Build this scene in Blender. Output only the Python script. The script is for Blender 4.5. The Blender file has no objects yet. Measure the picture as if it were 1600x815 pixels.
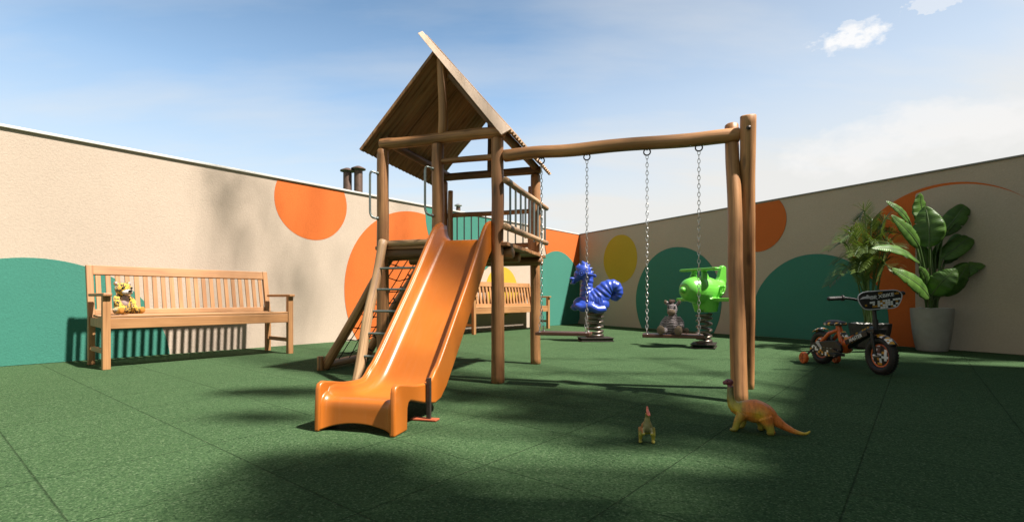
import bpy, bmesh, math, random
from mathutils import Vector, Matrix, noise
R = math.radians
rnd = random.Random(11)
sc = bpy.context.scene
COL = sc.collection
V = Vector

# ------------------------------------------------------------------ camera
F, HY, H = 780.0, 466.0, 0.60            # focal length and horizon in photo pixels, eye height in metres
cam = bpy.data.cameras.new('camera'); cam_o = bpy.data.objects.new('camera', cam); COL.objects.link(cam_o)
cam.sensor_width = 36; cam.lens = F / 1600 * 36; cam.shift_y = (HY - 407.5) / 1600
cam.clip_start = .02; cam.clip_end = 3000
cam_o.location = (0, 0, H); cam_o.rotation_euler = (R(90), 0, 0)
sc.camera = cam_o
sc.render.resolution_x, sc.render.resolution_y = 1024, 521
def G(px, py):
    Y = F * H / (py - HY); return V(((px - 800) / F * Y, Y, 0))
def at(px, py, Y):
    return V(((px - 800) / F * Y, Y, H - (py - HY) / F * Y))

# ------------------------------------------------------------------ node helpers
def newmat(name):
    m = bpy.data.materials.new(name); m.use_nodes = True
    nt = m.node_tree; b = nt.nodes['Principled BSDF']
    return m, nt, b
def N(nt, typ, **kw):
    n = nt.nodes.new(typ)
    for k, v in kw.items():
        if k in n.inputs: n.inputs[k].default_value = v
        else: setattr(n, k, v)
    return n
def ramp(nt, fac, stops, interp='LINEAR'):
    n = nt.nodes.new('ShaderNodeValToRGB'); n.color_ramp.interpolation = interp
    e = n.color_ramp.elements
    while len(e) < len(stops): e.new(.5)
    for i, (p, c) in enumerate(stops):
        e[i].position = p; e[i].color = (*c, 1) if len(c) == 3 else c
    nt.links.new(fac, n.inputs[0]); return n.outputs[0]
def mth(nt, op, a, b=None, c=None):
    n = nt.nodes.new('ShaderNodeMath'); n.operation = op
    for i, x in enumerate((a, b, c)):
        if x is None: continue
        if isinstance(x, (int, float)): n.inputs[i].default_value = x
        else: nt.links.new(x, n.inputs[i])
    return n.outputs[0]
def mixc(nt, fac, a, b, mode='MIX'):
    n = nt.nodes.new('ShaderNodeMix'); n.data_type = 'RGBA'; n.blend_type = mode
    for i, x in ((0, fac), (6, a), (7, b)):
        if isinstance(x, (int, float)): n.inputs[i].default_value = x
        elif isinstance(x, tuple): n.inputs[i].default_value = (*x, 1)
        else: nt.links.new(x, n.inputs[i])
    return n.outputs[2]
def bump(nt, b, h, strength, dist=.01):
    n = nt.nodes.new('ShaderNodeBump'); n.inputs['Strength'].default_value = strength; n.inputs['Distance'].default_value = dist
    nt.links.new(h, n.inputs['Height']); nt.links.new(n.outputs[0], b.inputs['Normal'])
def objco(nt):
    return nt.nodes.new('ShaderNodeTexCoord').outputs['Object']
def mapped(nt, vec, scale):
    n = nt.nodes.new('ShaderNodeMapping'); n.inputs['Scale'].default_value = scale
    nt.links.new(vec, n.inputs['Vector']); return n.outputs[0]
def noi(nt, vec, scale, detail=4, rough=.55):
    n = nt.nodes.new('ShaderNodeTexNoise'); n.inputs['Scale'].default_value = scale
    n.inputs['Detail'].default_value = detail; n.inputs['Roughness'].default_value = rough
    nt.links.new(vec, n.inputs['Vector']); return n.outputs[0]
def mul(c, k): return tuple(min(1, x * k) for x in c)
KA = .64                                  # overall base-colour level for this exposure

def plain(name, col, rough=.5, metal=0, var=.12, scale=30, bmp=0, coat=0, sub=0):
    m, nt, b = newmat(name)
    if not metal: col = mul(col, KA)
    n = noi(nt, objco(nt), scale)
    nt.links.new(ramp(nt, n, [(.25, mul(col, 1 - var)), (.75, mul(col, 1 + var))]), b.inputs['Base Color'])
    n2 = noi(nt, objco(nt), scale * 2.3)
    nt.links.new(ramp(nt, n2, [(.3, (rough * .8,) * 3), (.75, (min(1, rough * 1.25),) * 3)]), b.inputs['Roughness'])
    b.inputs['Metallic'].default_value = metal
    if coat: b.inputs['Coat Weight'].default_value = coat; b.inputs['Coat Roughness'].default_value = .12
    if sub:
        b.inputs['Subsurface Weight'].default_value = sub; b.inputs['Subsurface Radius'].default_value = (.02, .01, .005)
    if bmp: bump(nt, b, n2, bmp, .004)
    return m
def woodmat(name, dark, mid, light, rough=.6, su=26, sv=1.6, bmp=.35, crack=.5):
    m, nt, b = newmat(name)
    dark, mid, light = mul(dark, KA), mul(mid, KA), mul(light, KA)
    a = nt.nodes.new('ShaderNodeAttribute'); a.attribute_name = 'grain'
    g = a.outputs['Vector']
    n1 = noi(nt, mapped(nt, g, (su, su, sv)), 1, 7, .62)
    n2 = noi(nt, mapped(nt, g, (su * 3.2, su * 3.2, sv * 1.6)), 1, 4, .65)
    n3 = noi(nt, mapped(nt, g, (5, 5, 2.2)), 1, 3)
    c = ramp(nt, n1, [(.28, dark), (.48, mid), (.72, light)])
    c = mixc(nt, .55, c, ramp(nt, n3, [(.3, mul(dark, .95)), (.68, light)]))
    line = ramp(nt, n2, [(.34, (.35, .3, .26)), (.5, (1, 1, 1))])
    c = mixc(nt, crack, c, line, 'MULTIPLY')
    kv = nt.nodes.new('ShaderNodeTexVoronoi'); kv.inputs['Scale'].default_value = 1; nt.links.new(mapped(nt, g, (13, 13, 4.2)), kv.inputs['Vector'])
    ks = nt.nodes.new('ShaderNodeSeparateXYZ'); nt.links.new(kv.outputs['Color'], ks.inputs[0])
    kn = mth(nt, 'MULTIPLY', ramp(nt, kv.outputs['Distance'], [(.10, (1,) * 3), (.24, (0,) * 3)]), mth(nt, 'GREATER_THAN', ks.outputs[0], .55))
    c = mixc(nt, mth(nt, 'MULTIPLY', kn, .75 * crack), c, mul(dark, .5))
    cr = ramp(nt, noi(nt, mapped(nt, g, (su * 2.6, su * 2.6, sv * .55)), 1, 2, .5), [(.28, (1,) * 3), (.33, (0,) * 3)])
    c = mixc(nt, mth(nt, 'MULTIPLY', cr, crack), c, mul(dark, .35))
    nt.links.new(c, b.inputs['Base Color'])
    b.inputs['Roughness'].default_value = rough
    h = mth(nt, 'ADD', n1, mth(nt, 'MULTIPLY', n2, .6))
    bump(nt, b, h, bmp, .006)
    return m
def paint(name, col, rough=.85):
    """mural paint on fine textured render"""
    m, nt, b = newmat(name); o = objco(nt); col = mul(col, KA)
    big = noi(nt, o, 1.3, 4); fine = noi(nt, o, 55, 6, .65); gr = noi(nt, o, 260, 2, .7)
    c = ramp(nt, big, [(.3, mul(col, .93)), (.7, mul(col, 1.05))])
    c = mixc(nt, .35, c, ramp(nt, fine, [(.3, mul(col, .8)), (.7, mul(col, 1.15))]))
    nt.links.new(c, b.inputs['Base Color']); b.inputs['Roughness'].default_value = rough
    h = mth(nt, 'ADD', fine, mth(nt, 'MULTIPLY', gr, .6)); bump(nt, b, h, .55, .006)
    return m

M = {}
M['log'] = woodmat('log_wood', (.15, .06, .022), (.48, .205, .075), (.82, .41, .165), .5, 17, .8, .7, .8)
M['log_pale'] = woodmat('log_pale_wood', (.32, .16, .075), (.58, .32, .15), (.85, .55, .30), .5, 17, .8, .7, .7)
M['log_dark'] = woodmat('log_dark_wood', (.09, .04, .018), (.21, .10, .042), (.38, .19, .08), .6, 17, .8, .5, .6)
M['teak'] = woodmat('teak', (.40, .18, .066), (.54, .262, .10), (.64, .33, .14), .5, 34, 1.0, .15, .5)
M['seat_wood'] = woodmat('seat_wood', (.13, .05, .03), (.22, .09, .05), (.33, .15, .08), .5, 34, 1.2, .15, .3)
M['roof_board'] = woodmat('roof_board', (.34, .19, .09), (.52, .30, .15), (.68, .42, .22), .7, 22, 1.0, .3, .6)
M['barge'] = woodmat('barge_board', (.80, .54, .36), (1.0, .72, .52), (1.1, .84, .66), .5, 20, 1.2, .2, .2)
M['beige'] = paint('beige_paint', (.63, .505, .395))
M['orange'] = paint('orange_paint', (.76, .158, .012))
M['teal'] = paint('teal_paint', (.046, .255, .185))
M['yellow'] = paint('yellow_paint', (.66, .45, .02))
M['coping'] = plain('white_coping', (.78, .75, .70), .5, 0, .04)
M['trim'] = plain('shaded_coping', (.30, .28, .27), .5, 0, .06)  # same coping as the white one, its unlit look put into the colour
def slidemat():
    m, nt, b = newmat('orange_plastic'); o = objco(nt)
    n = noi(nt, o, 3, 3); sc_ = noi(nt, mapped(nt, o, (95, 4, 4)), 1, 5, .7); sp = noi(nt, o, 38, 6, .75)
    c = ramp(nt, n, [(.3, (.37, .098, .010)), (.7, (.41, .115, .013))])
    c = mixc(nt, mth(nt, 'MULTIPLY', ramp(nt, sc_, [(.55, (0,) * 3), (.75, (1,) * 3)]), .22), c, (.44, .20, .085))
    c = mixc(nt, mth(nt, 'MULTIPLY', ramp(nt, sp, [(.62, (0,) * 3), (.72, (1,) * 3)]), .25), c, (.22, .075, .02))
    nt.links.new(c, b.inputs['Base Color'])
    nt.links.new(mth(nt, 'ADD', .24, mth(nt, 'MULTIPLY', sc_, .26)), b.inputs['Roughness'])
    b.inputs['Coat Weight'].default_value = .15; b.inputs['Coat Roughness'].default_value = .2
    bump(nt, b, n, .06, .01); return m
M['slide'] = slidemat()
M['galv'] = plain('galvanised_steel', (.55, .53, .51), .38, .9, .15, 60)
M['tube'] = plain('grey_painted_tube', (.20, .23, .22), .35, .6, .1, 40)
M['darkmetal'] = plain('dark_metal', (.05, .04, .035), .42, .5, .3, 50, .2)
M['spring'] = plain('spring_steel', (.16, .13, .11), .35, .85, .3, 60, .1)
M['brown_pipe'] = plain('brown_pipe', (.12, .075, .055), .5, .5, .15, 12)
M['redplate'] = plain('red_oxide_plate', (.33, .075, .03), .6, .1, .2, 40)
M['rope'] = plain('dark_rope', (.025, .022, .02), .9, 0, .3, 120, .5)
M['blue'] = plain('blue_plastic', (.035, .085, .52), .36, 0, .10, 7, 0, .15)
M['green'] = plain('lime_plastic', (.17, .64, .07), .36, 0, .08, 7, 0, .15)
M['rubber'] = plain('black_rubber', (.016, .015, .014), .65, 0, .2, 50, .1)
M['black'] = plain('black_enamel', (.012, .011, .011), .5, 0, .1, 20)
M['orange_enamel'] = plain('orange_enamel', (.85, .15, .022), .35, 0, .05, 8, 0, .3)
M['white_print'] = plain('white_print', (1.0, 1.0, 1.02), .4, 0, .04)
M['amber'] = plain('amber_print', (.55, .27, .02), .4, 0, .05)
M['grey_print'] = plain('grey_print', (.62, .62, .68), .4, 0, .05)
M['concrete'] = plain('pot_concrete', (.40, .365, .34), .85, 0, .14, 9, .15)
M['darkpot'] = plain('dark_pot', (.05, .04, .038), .7, 0, .15, 9, .1)
M['pebble'] = plain('white_pebble', (.62, .60, .57), .7, 0, .25, 35, .2)
M['soil'] = plain('soil', (.03, .022, .016), 1, 0, .3, 60, .5)
M['stem'] = plain('green_stem', (.09, .16, .04), .5, 0, .2, 14)
M['bark'] = plain('bark', (.09, .065, .045), .9, 0, .35, 14, .6)
M['house'] = plain('house_render', (.45, .40, .34), .9, 0, .08, 2, .2)
M['glass'] = plain('window_glass', (.03, .04, .05), .08, 0, .1, 2)
M['roofgrey'] = plain('roof_grey', (.16, .15, .15), .8, 0, .1, 3)
M['eyeblack'] = plain('black_eye', (.01, .009, .008), .15, 0, .05)
M['white_fur'] = plain('white_fur', (.72, .64, .60), .95, 0, .1, 160, .6)
M['pink_fur'] = plain('pink_fur', (.62, .46, .43), .95, 0, .1, 160, .6)
M['orange_fur'] = plain('orange_fur', (.62, .25, .03), .95, 0, .15, 160, .6)
M['tan_fur'] = plain('tan_fur', (.34, .245, .16), .95, 0, .12, 200, .6)
M['brown_fur'] = plain('brown_fur', (.10, .05, .035), .95, 0, .3, 200, .8)

def rubber_floor():
    m, nt, b = newmat('green_rubber_tiles'); o = objco(nt)
    sx = nt.nodes.new('ShaderNodeSeparateXYZ'); nt.links.new(o, sx.inputs[0]); X, Yy = sx.outputs[0], sx.outputs[1]
    u = mth(nt, 'ADD', mth(nt, 'MULTIPLY', X, UD.x), mth(nt, 'MULTIPLY', Yy, UD.y))
    w = mth(nt, 'ADD', mth(nt, 'MULTIPLY', X, WD.x), mth(nt, 'MULTIPLY', Yy, WD.y))
    T = .525
    us = mth(nt, 'DIVIDE', mth(nt, 'SUBTRACT', u, .81), T); ws = mth(nt, 'DIVIDE', mth(nt, 'ADD', w, .165), T)
    def seam(s):                                                # 1 on the joint
        fr = mth(nt, 'ABSOLUTE', mth(nt, 'SUBTRACT', mth(nt, 'FRACT', mth(nt, 'ADD', s, .5)), .5))
        return fr
    fu, fw = seam(us), seam(ws)
    d = mth(nt, 'MINIMUM', fu, fw)
    wob = noi(nt, o, 18, 2)
    d2 = mth(nt, 'ADD', d, mth(nt, 'MULTIPLY', mth(nt, 'SUBTRACT', wob, .5), .006))
    joint = ramp(nt, d2, [(.0018, (1, 1, 1)), (.0055, (0, 0, 0))])
    cx = nt.nodes.new('ShaderNodeCombineXYZ'); nt.links.new(mth(nt, 'ROUND', us), cx.inputs[0]); nt.links.new(mth(nt, 'ROUND', ws), cx.inputs[1])
    cf = nt.nodes.new('ShaderNodeCombineXYZ'); nt.links.new(mth(nt, 'FLOOR', us), cf.inputs[0]); nt.links.new(mth(nt, 'FLOOR', ws), cf.inputs[1])
    wn = nt.nodes.new('ShaderNodeTexWhiteNoise'); wn.noise_dimensions = '2D'; nt.links.new(cf.outputs[0], wn.inputs['Vector'])
    wj = nt.nodes.new('ShaderNodeTexWhiteNoise'); wj.noise_dimensions = '2D'; nt.links.new(cx.outputs[0], wj.inputs['Vector'])
    vo = nt.nodes.new('ShaderNodeTexVoronoi'); vo.inputs['Scale'].default_value = 190; nt.links.new(o, vo.inputs['Vector'])
    sc3 = nt.nodes.new('ShaderNodeSeparateXYZ'); nt.links.new(vo.outputs['Color'], sc3.inputs[0])
    c = ramp(nt, sc3.outputs[0], [(.0, (.016, .042, .018)), (.3, (.046, .104, .042)), (.62, (.078, .154, .061)), (.88, (.13, .215, .098)), (1, (.25, .33, .19))])
    n2 = noi(nt, o, 70, 5, .7)
    c = mixc(nt, .5, c, ramp(nt, n2, [(.3, (.030, .062, .028)), (.7, (.122, .195, .092))]))
    big = noi(nt, o, 1.1, 4); c = mixc(nt, .4, c, ramp(nt, big, [(.3, (.85, .85, .8)), (.7, (1.0, 1.0, 1.0))]), 'MULTIPLY')
    c = mixc(nt, 1, c, ramp(nt, wn.outputs[0], [(0, (.93, .93, .93)), (1, (1, 1, 1))]), 'MULTIPLY')
    c = mixc(nt, 1, c, (KA * .90, KA * .93, KA * .92), 'MULTIPLY')
    c = mixc(nt, mth(nt, 'MULTIPLY', joint, .38), c, (.008, .016, .009))
    nt.links.new(c, b.inputs['Base Color']); b.inputs['Roughness'].default_value = .92
    b.inputs['Specular IOR Level'].default_value = .04
    h = mth(nt, 'ADD', mth(nt, 'MULTIPLY', sc3.outputs[0], .5), n2); h = mth(nt, 'SUBTRACT', h, mth(nt, 'MULTIPLY', joint, 2))
    bump(nt, b, h, .7, .004)
    return m

def tintmat(name, rough=.5, extra=None, bmp=.3, scale=120, fuzz=False, gain=1):
    m, nt, b = newmat(name)
    a = nt.nodes.new('ShaderNodeAttribute'); a.attribute_name = 'tint'; c = a.outputs['Color']
    o = objco(nt)
    if gain != 1: c = mixc(nt, 1, c, (gain,) * 3, 'MULTIPLY')
    if extra: c = extra(nt, o, c)
    n = noi(nt, o, scale, 4); c = mixc(nt, .5, c, ramp(nt, n, [(.3, (.72, .72, .72)), (.7, (1, 1, 1))]), 'MULTIPLY')
    nt.links.new(c, b.inputs['Base Color']); b.inputs['Roughness'].default_value = rough
    if fuzz: b.inputs['Sheen Weight'].default_value = .4
    bump(nt, b, n, bmp, .003)
    return m
def spots(nt, o, c):
    vo = nt.nodes.new('ShaderNodeTexVoronoi'); vo.inputs['Scale'].default_value = 58; nt.links.new(o, vo.inputs['Vector'])
    d = mth(nt, 'ADD', vo.outputs['Distance'], mth(nt, 'MULTIPLY', mth(nt, 'SUBTRACT', noi(nt, o, 90, 2), .5), .5))
    return mixc(nt, ramp(nt, d, [(.42, (1, 1, 1)), (.48, (0, 0, 0))]), c, (.02, .012, .008))
def stripes(nt, o, c):
    wv = nt.nodes.new('ShaderNodeTexWave'); wv.bands_direction = 'Z'; wv.inputs['Scale'].default_value = 30
    wv.inputs['Distortion'].default_value = 5; wv.inputs['Detail'].default_value = 2; wv.inputs['Detail Scale'].default_value = 1.2
    nt.links.new(o, wv.inputs['Vector'])
    return mixc(nt, ramp(nt, wv.outputs[0], [(.42, (1, 1, 1)), (.58, (0, 0, 0))]), c, (.035, .027, .028))
def wrinkles(nt, o, c):
    n = noi(nt, mapped(nt, o, (1, .5, .35)), 70, 3)
    return mixc(nt, .5, c, ramp(nt, n, [(.35, (.45, .40, .35)), (.55, (1, 1, 1))]), 'MULTIPLY')
M['leopard'] = tintmat('spotted_plush', .95, spots, .6, 200, True, .72)
M['zebra'] = tintmat('striped_plush', .95, stripes, .6, 200, True, 1.35)
M['dino'] = tintmat('painted_dinosaur', .42, wrinkles, .5, 150, False, 1.5)
def checkmat():
    m, nt, b = newmat('chequered_print'); o = objco(nt)
    sn = nt.nodes.new('ShaderNodeVectorMath'); sn.operation = 'SNAP'; sn.inputs[1].default_value = (.022, .022, .018); nt.links.new(o, sn.inputs[0])
    wn = nt.nodes.new('ShaderNodeTexWhiteNoise'); nt.links.new(sn.outputs[0], wn.inputs['Vector'])
    c = ramp(nt, wn.outputs[0], [(0, (.012, .012, .014)), (.46, (.70, .70, .72)), (.72, (.55, .26, .02)), (.88, (.012, .012, .014))], 'CONSTANT')
    nt.links.new(c, b.inputs['Base Color']); b.inputs['Roughness'].default_value = .35
    return m
M['check'] = checkmat()
def leafmat(name, lo, hi, rough=.4, trans=.35, veins=False):
    m, nt, b = newmat(name)
    a = nt.nodes.new('ShaderNodeAttribute'); a.attribute_name = 'grain'; g = a.outputs['Vector']
    n = noi(nt, g, 9, 3)
    c = ramp(nt, n, [(.3, lo), (.7, hi)])
    if veins:
        s = nt.nodes.new('ShaderNodeSeparateXYZ'); nt.links.new(g, s.inputs[0])
        v = mth(nt, 'SINE', mth(nt, 'MULTIPLY', mth(nt, 'SUBTRACT', s.outputs[2], mth(nt, 'MULTIPLY', mth(nt, 'ABSOLUTE', s.outputs[0]), .35)), 260))
        n3 = noi(nt, mapped(nt, g, (2, 2, 45)), 1, 3)
        c = mixc(nt, .5, c, ramp(nt, n3, [(.35, (.55, .6, .5)), (.65, (1, 1, 1))]), 'MULTIPLY')
        mid = ramp(nt, mth(nt, 'ABSOLUTE', s.outputs[0]), [(.003, (1, 1, 1)), (.006, (0, 0, 0))])
        c = mixc(nt, mth(nt, 'MULTIPLY', mid, .6), c, (.12, .17, .05))
        bump(nt, b, v, .25, .002)
    nt.links.new(c, b.inputs['Base Color']); b.inputs['Roughness'].default_value = rough
    t = nt.nodes.new('ShaderNodeBsdfTranslucent'); nt.links.new(mixc(nt, 1, c, (1.0, 1.0, .45), 'MULTIPLY'), t.inputs[0])
    mx = nt.nodes.new('ShaderNodeMixShader'); mx.inputs[0].default_value = trans
    nt.links.new(b.outputs[0], mx.inputs[1]); nt.links.new(t.outputs[0], mx.inputs[2])
    nt.links.new(mx.outputs[0], nt.nodes['Material Output'].inputs[0])
    return m
M['banana'] = leafmat('broad_leaf', (.055, .135, .022), (.13, .26, .045), .42, .42, True)
M['palm'] = leafmat('palm_leaflet', (.035, .065, .014), (.10, .14, .03), .4, .3)
M['treeleaf'] = leafmat('tree_leaf', (.03, .07, .015), (.07, .13, .03), .5, .25)

# ------------------------------------------------------------------ mesh builder
def smoothstep(a, b, x):
    t = max(0, min(1, (x - a) / (b - a))); return t * t * (3 - 2 * t)
class MB:
    def __init__(s): s.v = []; s.f = []; s.g = []
    def add(s, vs, fs, gs=None):
        o = len(s.v); s.v += [V(p) for p in vs]; s.f += [tuple(i + o for i in q) for q in fs]
        s.g += [V(p) for p in (gs if gs is not None else vs)]
    def box(s, c, size, rot=None, taper=None):
        c = V(c); hx, hy, hz = (x / 2 for x in size); off = V((rnd.uniform(0, 9), rnd.uniform(0, 9), rnd.uniform(0, 9)))
        vs, gs = [], []
        ax = max(range(3), key=lambda i: size[i])
        for x, y, z in ((-1,-1,-1),(1,-1,-1),(1,1,-1),(-1,1,-1),(-1,-1,1),(1,-1,1),(1,1,1),(-1,1,1)):
            k = taper if (taper and z > 0) else 1
            p = V((x * hx * k, y * hy * k, z * hz)); q = list(p); q[ax], q[2] = q[2], q[ax]
            gs.append(V(q) + off); vs.append((rot @ p if rot else p) + c)
        s.add(vs, [(0,3,2,1),(4,5,6,7),(0,1,5,4),(1,2,6,5),(2,3,7,6),(3,0,4,7)], gs)
    def bar(s, a, b, w, h, up=(0, 0, 1)):
        """square bar from a to b, w across, h along up"""
        a, b = V(a), V(b); d = (b - a); L = d.length; z = d.normalized(); x = V(up).cross(z)
        if x.length < 1e-4: x = V((1, 0, 0)).cross(z)
        x.normalize(); y = z.cross(x); m = Matrix((x, y, z)).transposed()
        s.box((a + b) / 2, (w, h, L), m)
    def tube(s, pts, rad, n=12, cap=True, closed=False, wob=0, flat=1.0):
        pts = [V(p) for p in pts]; k = len(pts)
        rad = [rad] * k if isinstance(rad, (int, float)) else list(rad)
        off = V((rnd.uniform(0, 9), rnd.uniform(0, 9), rnd.uniform(0, 9)))
        tan = []
        for i in range(k):
            a = pts[i - 1] if (i > 0 or closed) else pts[i]; b = pts[(i + 1) % k] if (i < k - 1 or closed) else pts[i]
            tan.append((b - a).normalized())
        u = tan[0].orthogonal().normalized()
        if abs(tan[0].z) < .9: u = (V((0, 0, 1)) - tan[0] * tan[0].z).normalized()
        vs, gs, fs, L = [], [], [], 0
        for i in range(k):
            if i: L += (pts[i] - pts[i - 1]).length
            u = (u - tan[i] * u.dot(tan[i])).normalized(); w = tan[i].cross(u)
            for j in range(n):
                a = 2 * math.pi * j / n; r = rad[i]
                if wob: r *= 1 + wob * noise.noise(V((math.cos(a) * 1.3, math.sin(a) * 1.3, L * 5)) + off)
                vs.append(pts[i] + u * math.cos(a) * r * flat + w * math.sin(a) * r)
                gs.append(V((math.cos(a) * rad[i], math.sin(a) * rad[i], L)) + off)
        for i in range(k if closed else k - 1):
            for j in range(n):
                i2 = (i + 1) % k
                fs.append((i * n + j, i * n + (j + 1) % n, i2 * n + (j + 1) % n, i2 * n + j))
        if cap and not closed:
            fs.append(tuple(range(n))[::-1]); fs.append(tuple((k - 1) * n + j for j in range(n)))
        s.add(vs, fs, gs)
    def log(s, a, b, r, r2=None, n=18, wob=.05, bend=.006):
        a, b = V(a), V(b); L = (b - a).length; k = max(4, int(L / .045)); r2 = r2 or r
        o1 = V((rnd.uniform(0, 50), 3, 7)); d = (b - a).normalized(); x = d.orthogonal().normalized(); y = d.cross(x)
        P, Q = [], []
        for i in range(k + 1):
            t = i / k; e = min(1, 6 * t, 6 * (1 - t))
            P.append(a.lerp(b, t) + (x * noise.noise(o1 + V((t * L * 2, 0, 0))) + y * noise.noise(o1 + V((0, t * L * 2, 5)))) * bend * 1.6 * e)
            Q.append(r + (r2 - r) * t)
        e = r * .13                                             # chamfered ends
        P = [P[0], P[0] + d * e] + P[1:-1] + [P[-1] - d * e, P[-1]]; Q = [Q[0] * .86, Q[0]] + Q[1:-1] + [Q[-1], Q[-1] * .86]
        s.tube(P, Q, n, wob=wob)
    def ell(s, c, r, rot=None, n=16, m=10):
        c = V(c); r = (r,) * 3 if isinstance(r, (int, float)) else r; vs = []; fs = []
        for i in range(m + 1):
            th = math.pi * i / m
            for j in range(n):
                ph = 2 * math.pi * j / n
                p = V((r[0] * math.sin(th) * math.cos(ph), r[1] * math.sin(th) * math.sin(ph), r[2] * math.cos(th)))
                vs.append((rot @ p if rot else p) + c)
        for i in range(m):
            for j in range(n):
                q = (i * n + j, (i + 1) * n + j, (i + 1) * n + (j + 1) % n, i * n + (j + 1) % n)
                fs.append(q)
        s.add(vs, fs)
    def lathe(s, prof, c=(0, 0, 0), n=40, wob=0):
        c = V(c); vs, fs = [], []
        for r, z in prof:
            for j in range(n):
                a = 2 * math.pi * j / n; rr = r * (1 + wob * noise.noise(V((math.cos(a) * 2, math.sin(a) * 2, z * 3))))
                vs.append(c + V((rr * math.cos(a), rr * math.sin(a), z)))
        for i in range(len(prof) - 1):
            for j in range(n): fs.append((i * n + j, i * n + (j + 1) % n, (i + 1) * n + (j + 1) % n, (i + 1) * n + j))
        s.add(vs, fs)
    def prism(s, poly, d, o=(0, 0, 0)):
        """polygon (list of 3D points, planar) extruded by vector d"""
        d = V(d); n = len(poly); p = [V(q) for q in poly]
        s.add(p + [q + d for q in p], [tuple(range(n))[::-1], tuple(range(n, 2 * n))] + [(i, (i + 1) % n, n + (i + 1) % n, n + i) for i in range(n)])
    def grid(s, fn, nu, nv, gfn=None):
        vs = [fn(i / nu, j / nv) for i in range(nu + 1) for j in range(nv + 1)]
        gs = [gfn(i / nu, j / nv) for i in range(nu + 1) for j in range(nv + 1)] if gfn else None
        s.add(vs, [(i * (nv + 1) + j, i * (nv + 1) + j + 1, (i + 1) * (nv + 1) + j + 1, (i + 1) * (nv + 1) + j) for i in range(nu) for j in range(nv)], gs)
    def mesh(s, name):
        me = bpy.data.meshes.new(name); me.from_pydata([tuple(p) for p in s.v], [], s.f)
        at_ = me.attributes.new('grain', 'FLOAT_VECTOR', 'POINT')
        at_.data.foreach_set('vector', [x for p in s.g for x in p])
        me.validate(); return me
    def build(s, name, mat, parent=None, smooth=40, bevel=0, seg=2, fix=True, solid=0, sub=0):
        me = s.mesh(name)
        if fix:
            bm = bmesh.new(); bm.from_mesh(me); bmesh.ops.recalc_face_normals(bm, faces=bm.faces); bm.to_mesh(me); bm.free()
        me.materials.append(M[mat] if isinstance(mat, str) else mat)
        if smooth: me.shade_smooth(); me.set_sharp_from_angle(angle=R(smooth))
        o = bpy.data.objects.new(name, me); COL.objects.link(o)
        if parent: o.parent = parent
        if solid:
            md = o.modifiers.new('solid', 'SOLIDIFY'); md.thickness = solid; md.offset = 0
        if sub:
            md = o.modifiers.new('sub', 'SUBSURF'); md.levels = md.render_levels = sub
        if bevel:
            md = o.modifiers.new('bevel', 'BEVEL'); md.width = bevel; md.segments = seg; md.limit_method = 'ANGLE'; md.angle_limit = R(50); md.harden_normals = False
        return o
def organic(mb, name, mat, parent=None, vox=.004, smooth=6, tint=None):
    """fuse overlapping shapes into one continuous skin; tint(co) paints the toy"""
    me = mb.mesh(name); tmp = bpy.data.objects.new('tmp', me); COL.objects.link(tmp)
    rm = tmp.modifiers.new('r', 'REMESH'); rm.mode = 'VOXEL'; rm.voxel_size = vox
    sm = tmp.modifiers.new('s', 'SMOOTH'); sm.factor = .5; sm.iterations = smooth
    dg = bpy.context.evaluated_depsgraph_get(); dg.update()
    new = bpy.data.meshes.new_from_object(tmp.evaluated_get(dg)); new.name = name
    bpy.data.objects.remove(tmp)
    new.materials.clear(); new.materials.append(M[mat]); new.shade_smooth()
    if tint:
        a = new.attributes.new('tint', 'FLOAT_COLOR', 'POINT')
        buf = []
        for vt in new.vertices: buf += [*tint(vt.co), 1]
        a.data.foreach_set('color', buf)
    o = bpy.data.objects.new(name, new); COL.objects.link(o)
    if parent: o.parent = parent
    return o
def tag(o, label=None, cat=None, group=None, kind=None):
    if label: o['label'] = label
    if cat: o['category'] = cat
    if group: o['group'] = group
    if kind: o['kind'] = kind
    return o
def empty(name, loc, rz=0, label=None, cat=None, group=None):
    o = bpy.data.objects.new(name, None); o.empty_display_size = .1; COL.objects.link(o)
    o.location = loc; o.rotation_euler = (0, 0, rz); return tag(o, label, cat, group)
def bez(p, n=12):
    """Catmull-Rom through points"""
    p = [V(q) for q in p]; out = []
    for i in range(len(p) - 1):
        a = p[max(0, i - 1)]; b = p[i]; c = p[i + 1]; d = p[min(len(p) - 1, i + 2)]
        for k in range(n):
            t = k / n
            out.append(.5 * ((2 * b) + (c - a) * t + (2 * a - 5 * b + 4 * c - d) * t * t + (3 * b - a - 3 * c + d) * t ** 3))
    out.append(p[-1]); return out
def lerps(vals, m):
    """resample list of radii to m values"""
    k = len(vals) - 1; out = []
    for i in range(m):
        t = i / (m - 1) * k; j = min(k - 1, int(t)); out.append(vals[j] + (vals[j + 1] - vals[j]) * (t - j))
    return out

# ------------------------------------------------------------------ the yard: floor, two mural walls
AL = R(39.19)
UD = V((math.sin(AL), math.cos(AL), 0)); WD = V((math.cos(AL), -math.sin(AL), 0))     # along / away from the long left wall
RD = V((455, -780, 0)).normalized(); RN = V((-RD.y, RD.x, 0)) * -1                       # along right wall; RN points into the yard
if RN.x > 0: RN = -RN
CORNER = V((.1346, 1, 0)) * 11.88
WH = 2.108
SUNK = V((-.59, .30, -1))                                                             # way the sunlight travels
M['floor'] = rubber_floor()
g = MB(); g.grid(lambda u, v: V((-60 + 120 * u, -60 + 120 * v, 0)), 4, 4)
tag(g.build('ground', 'floor', smooth=0), kind='structure', label='green rubber tile play surface', )

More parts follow.
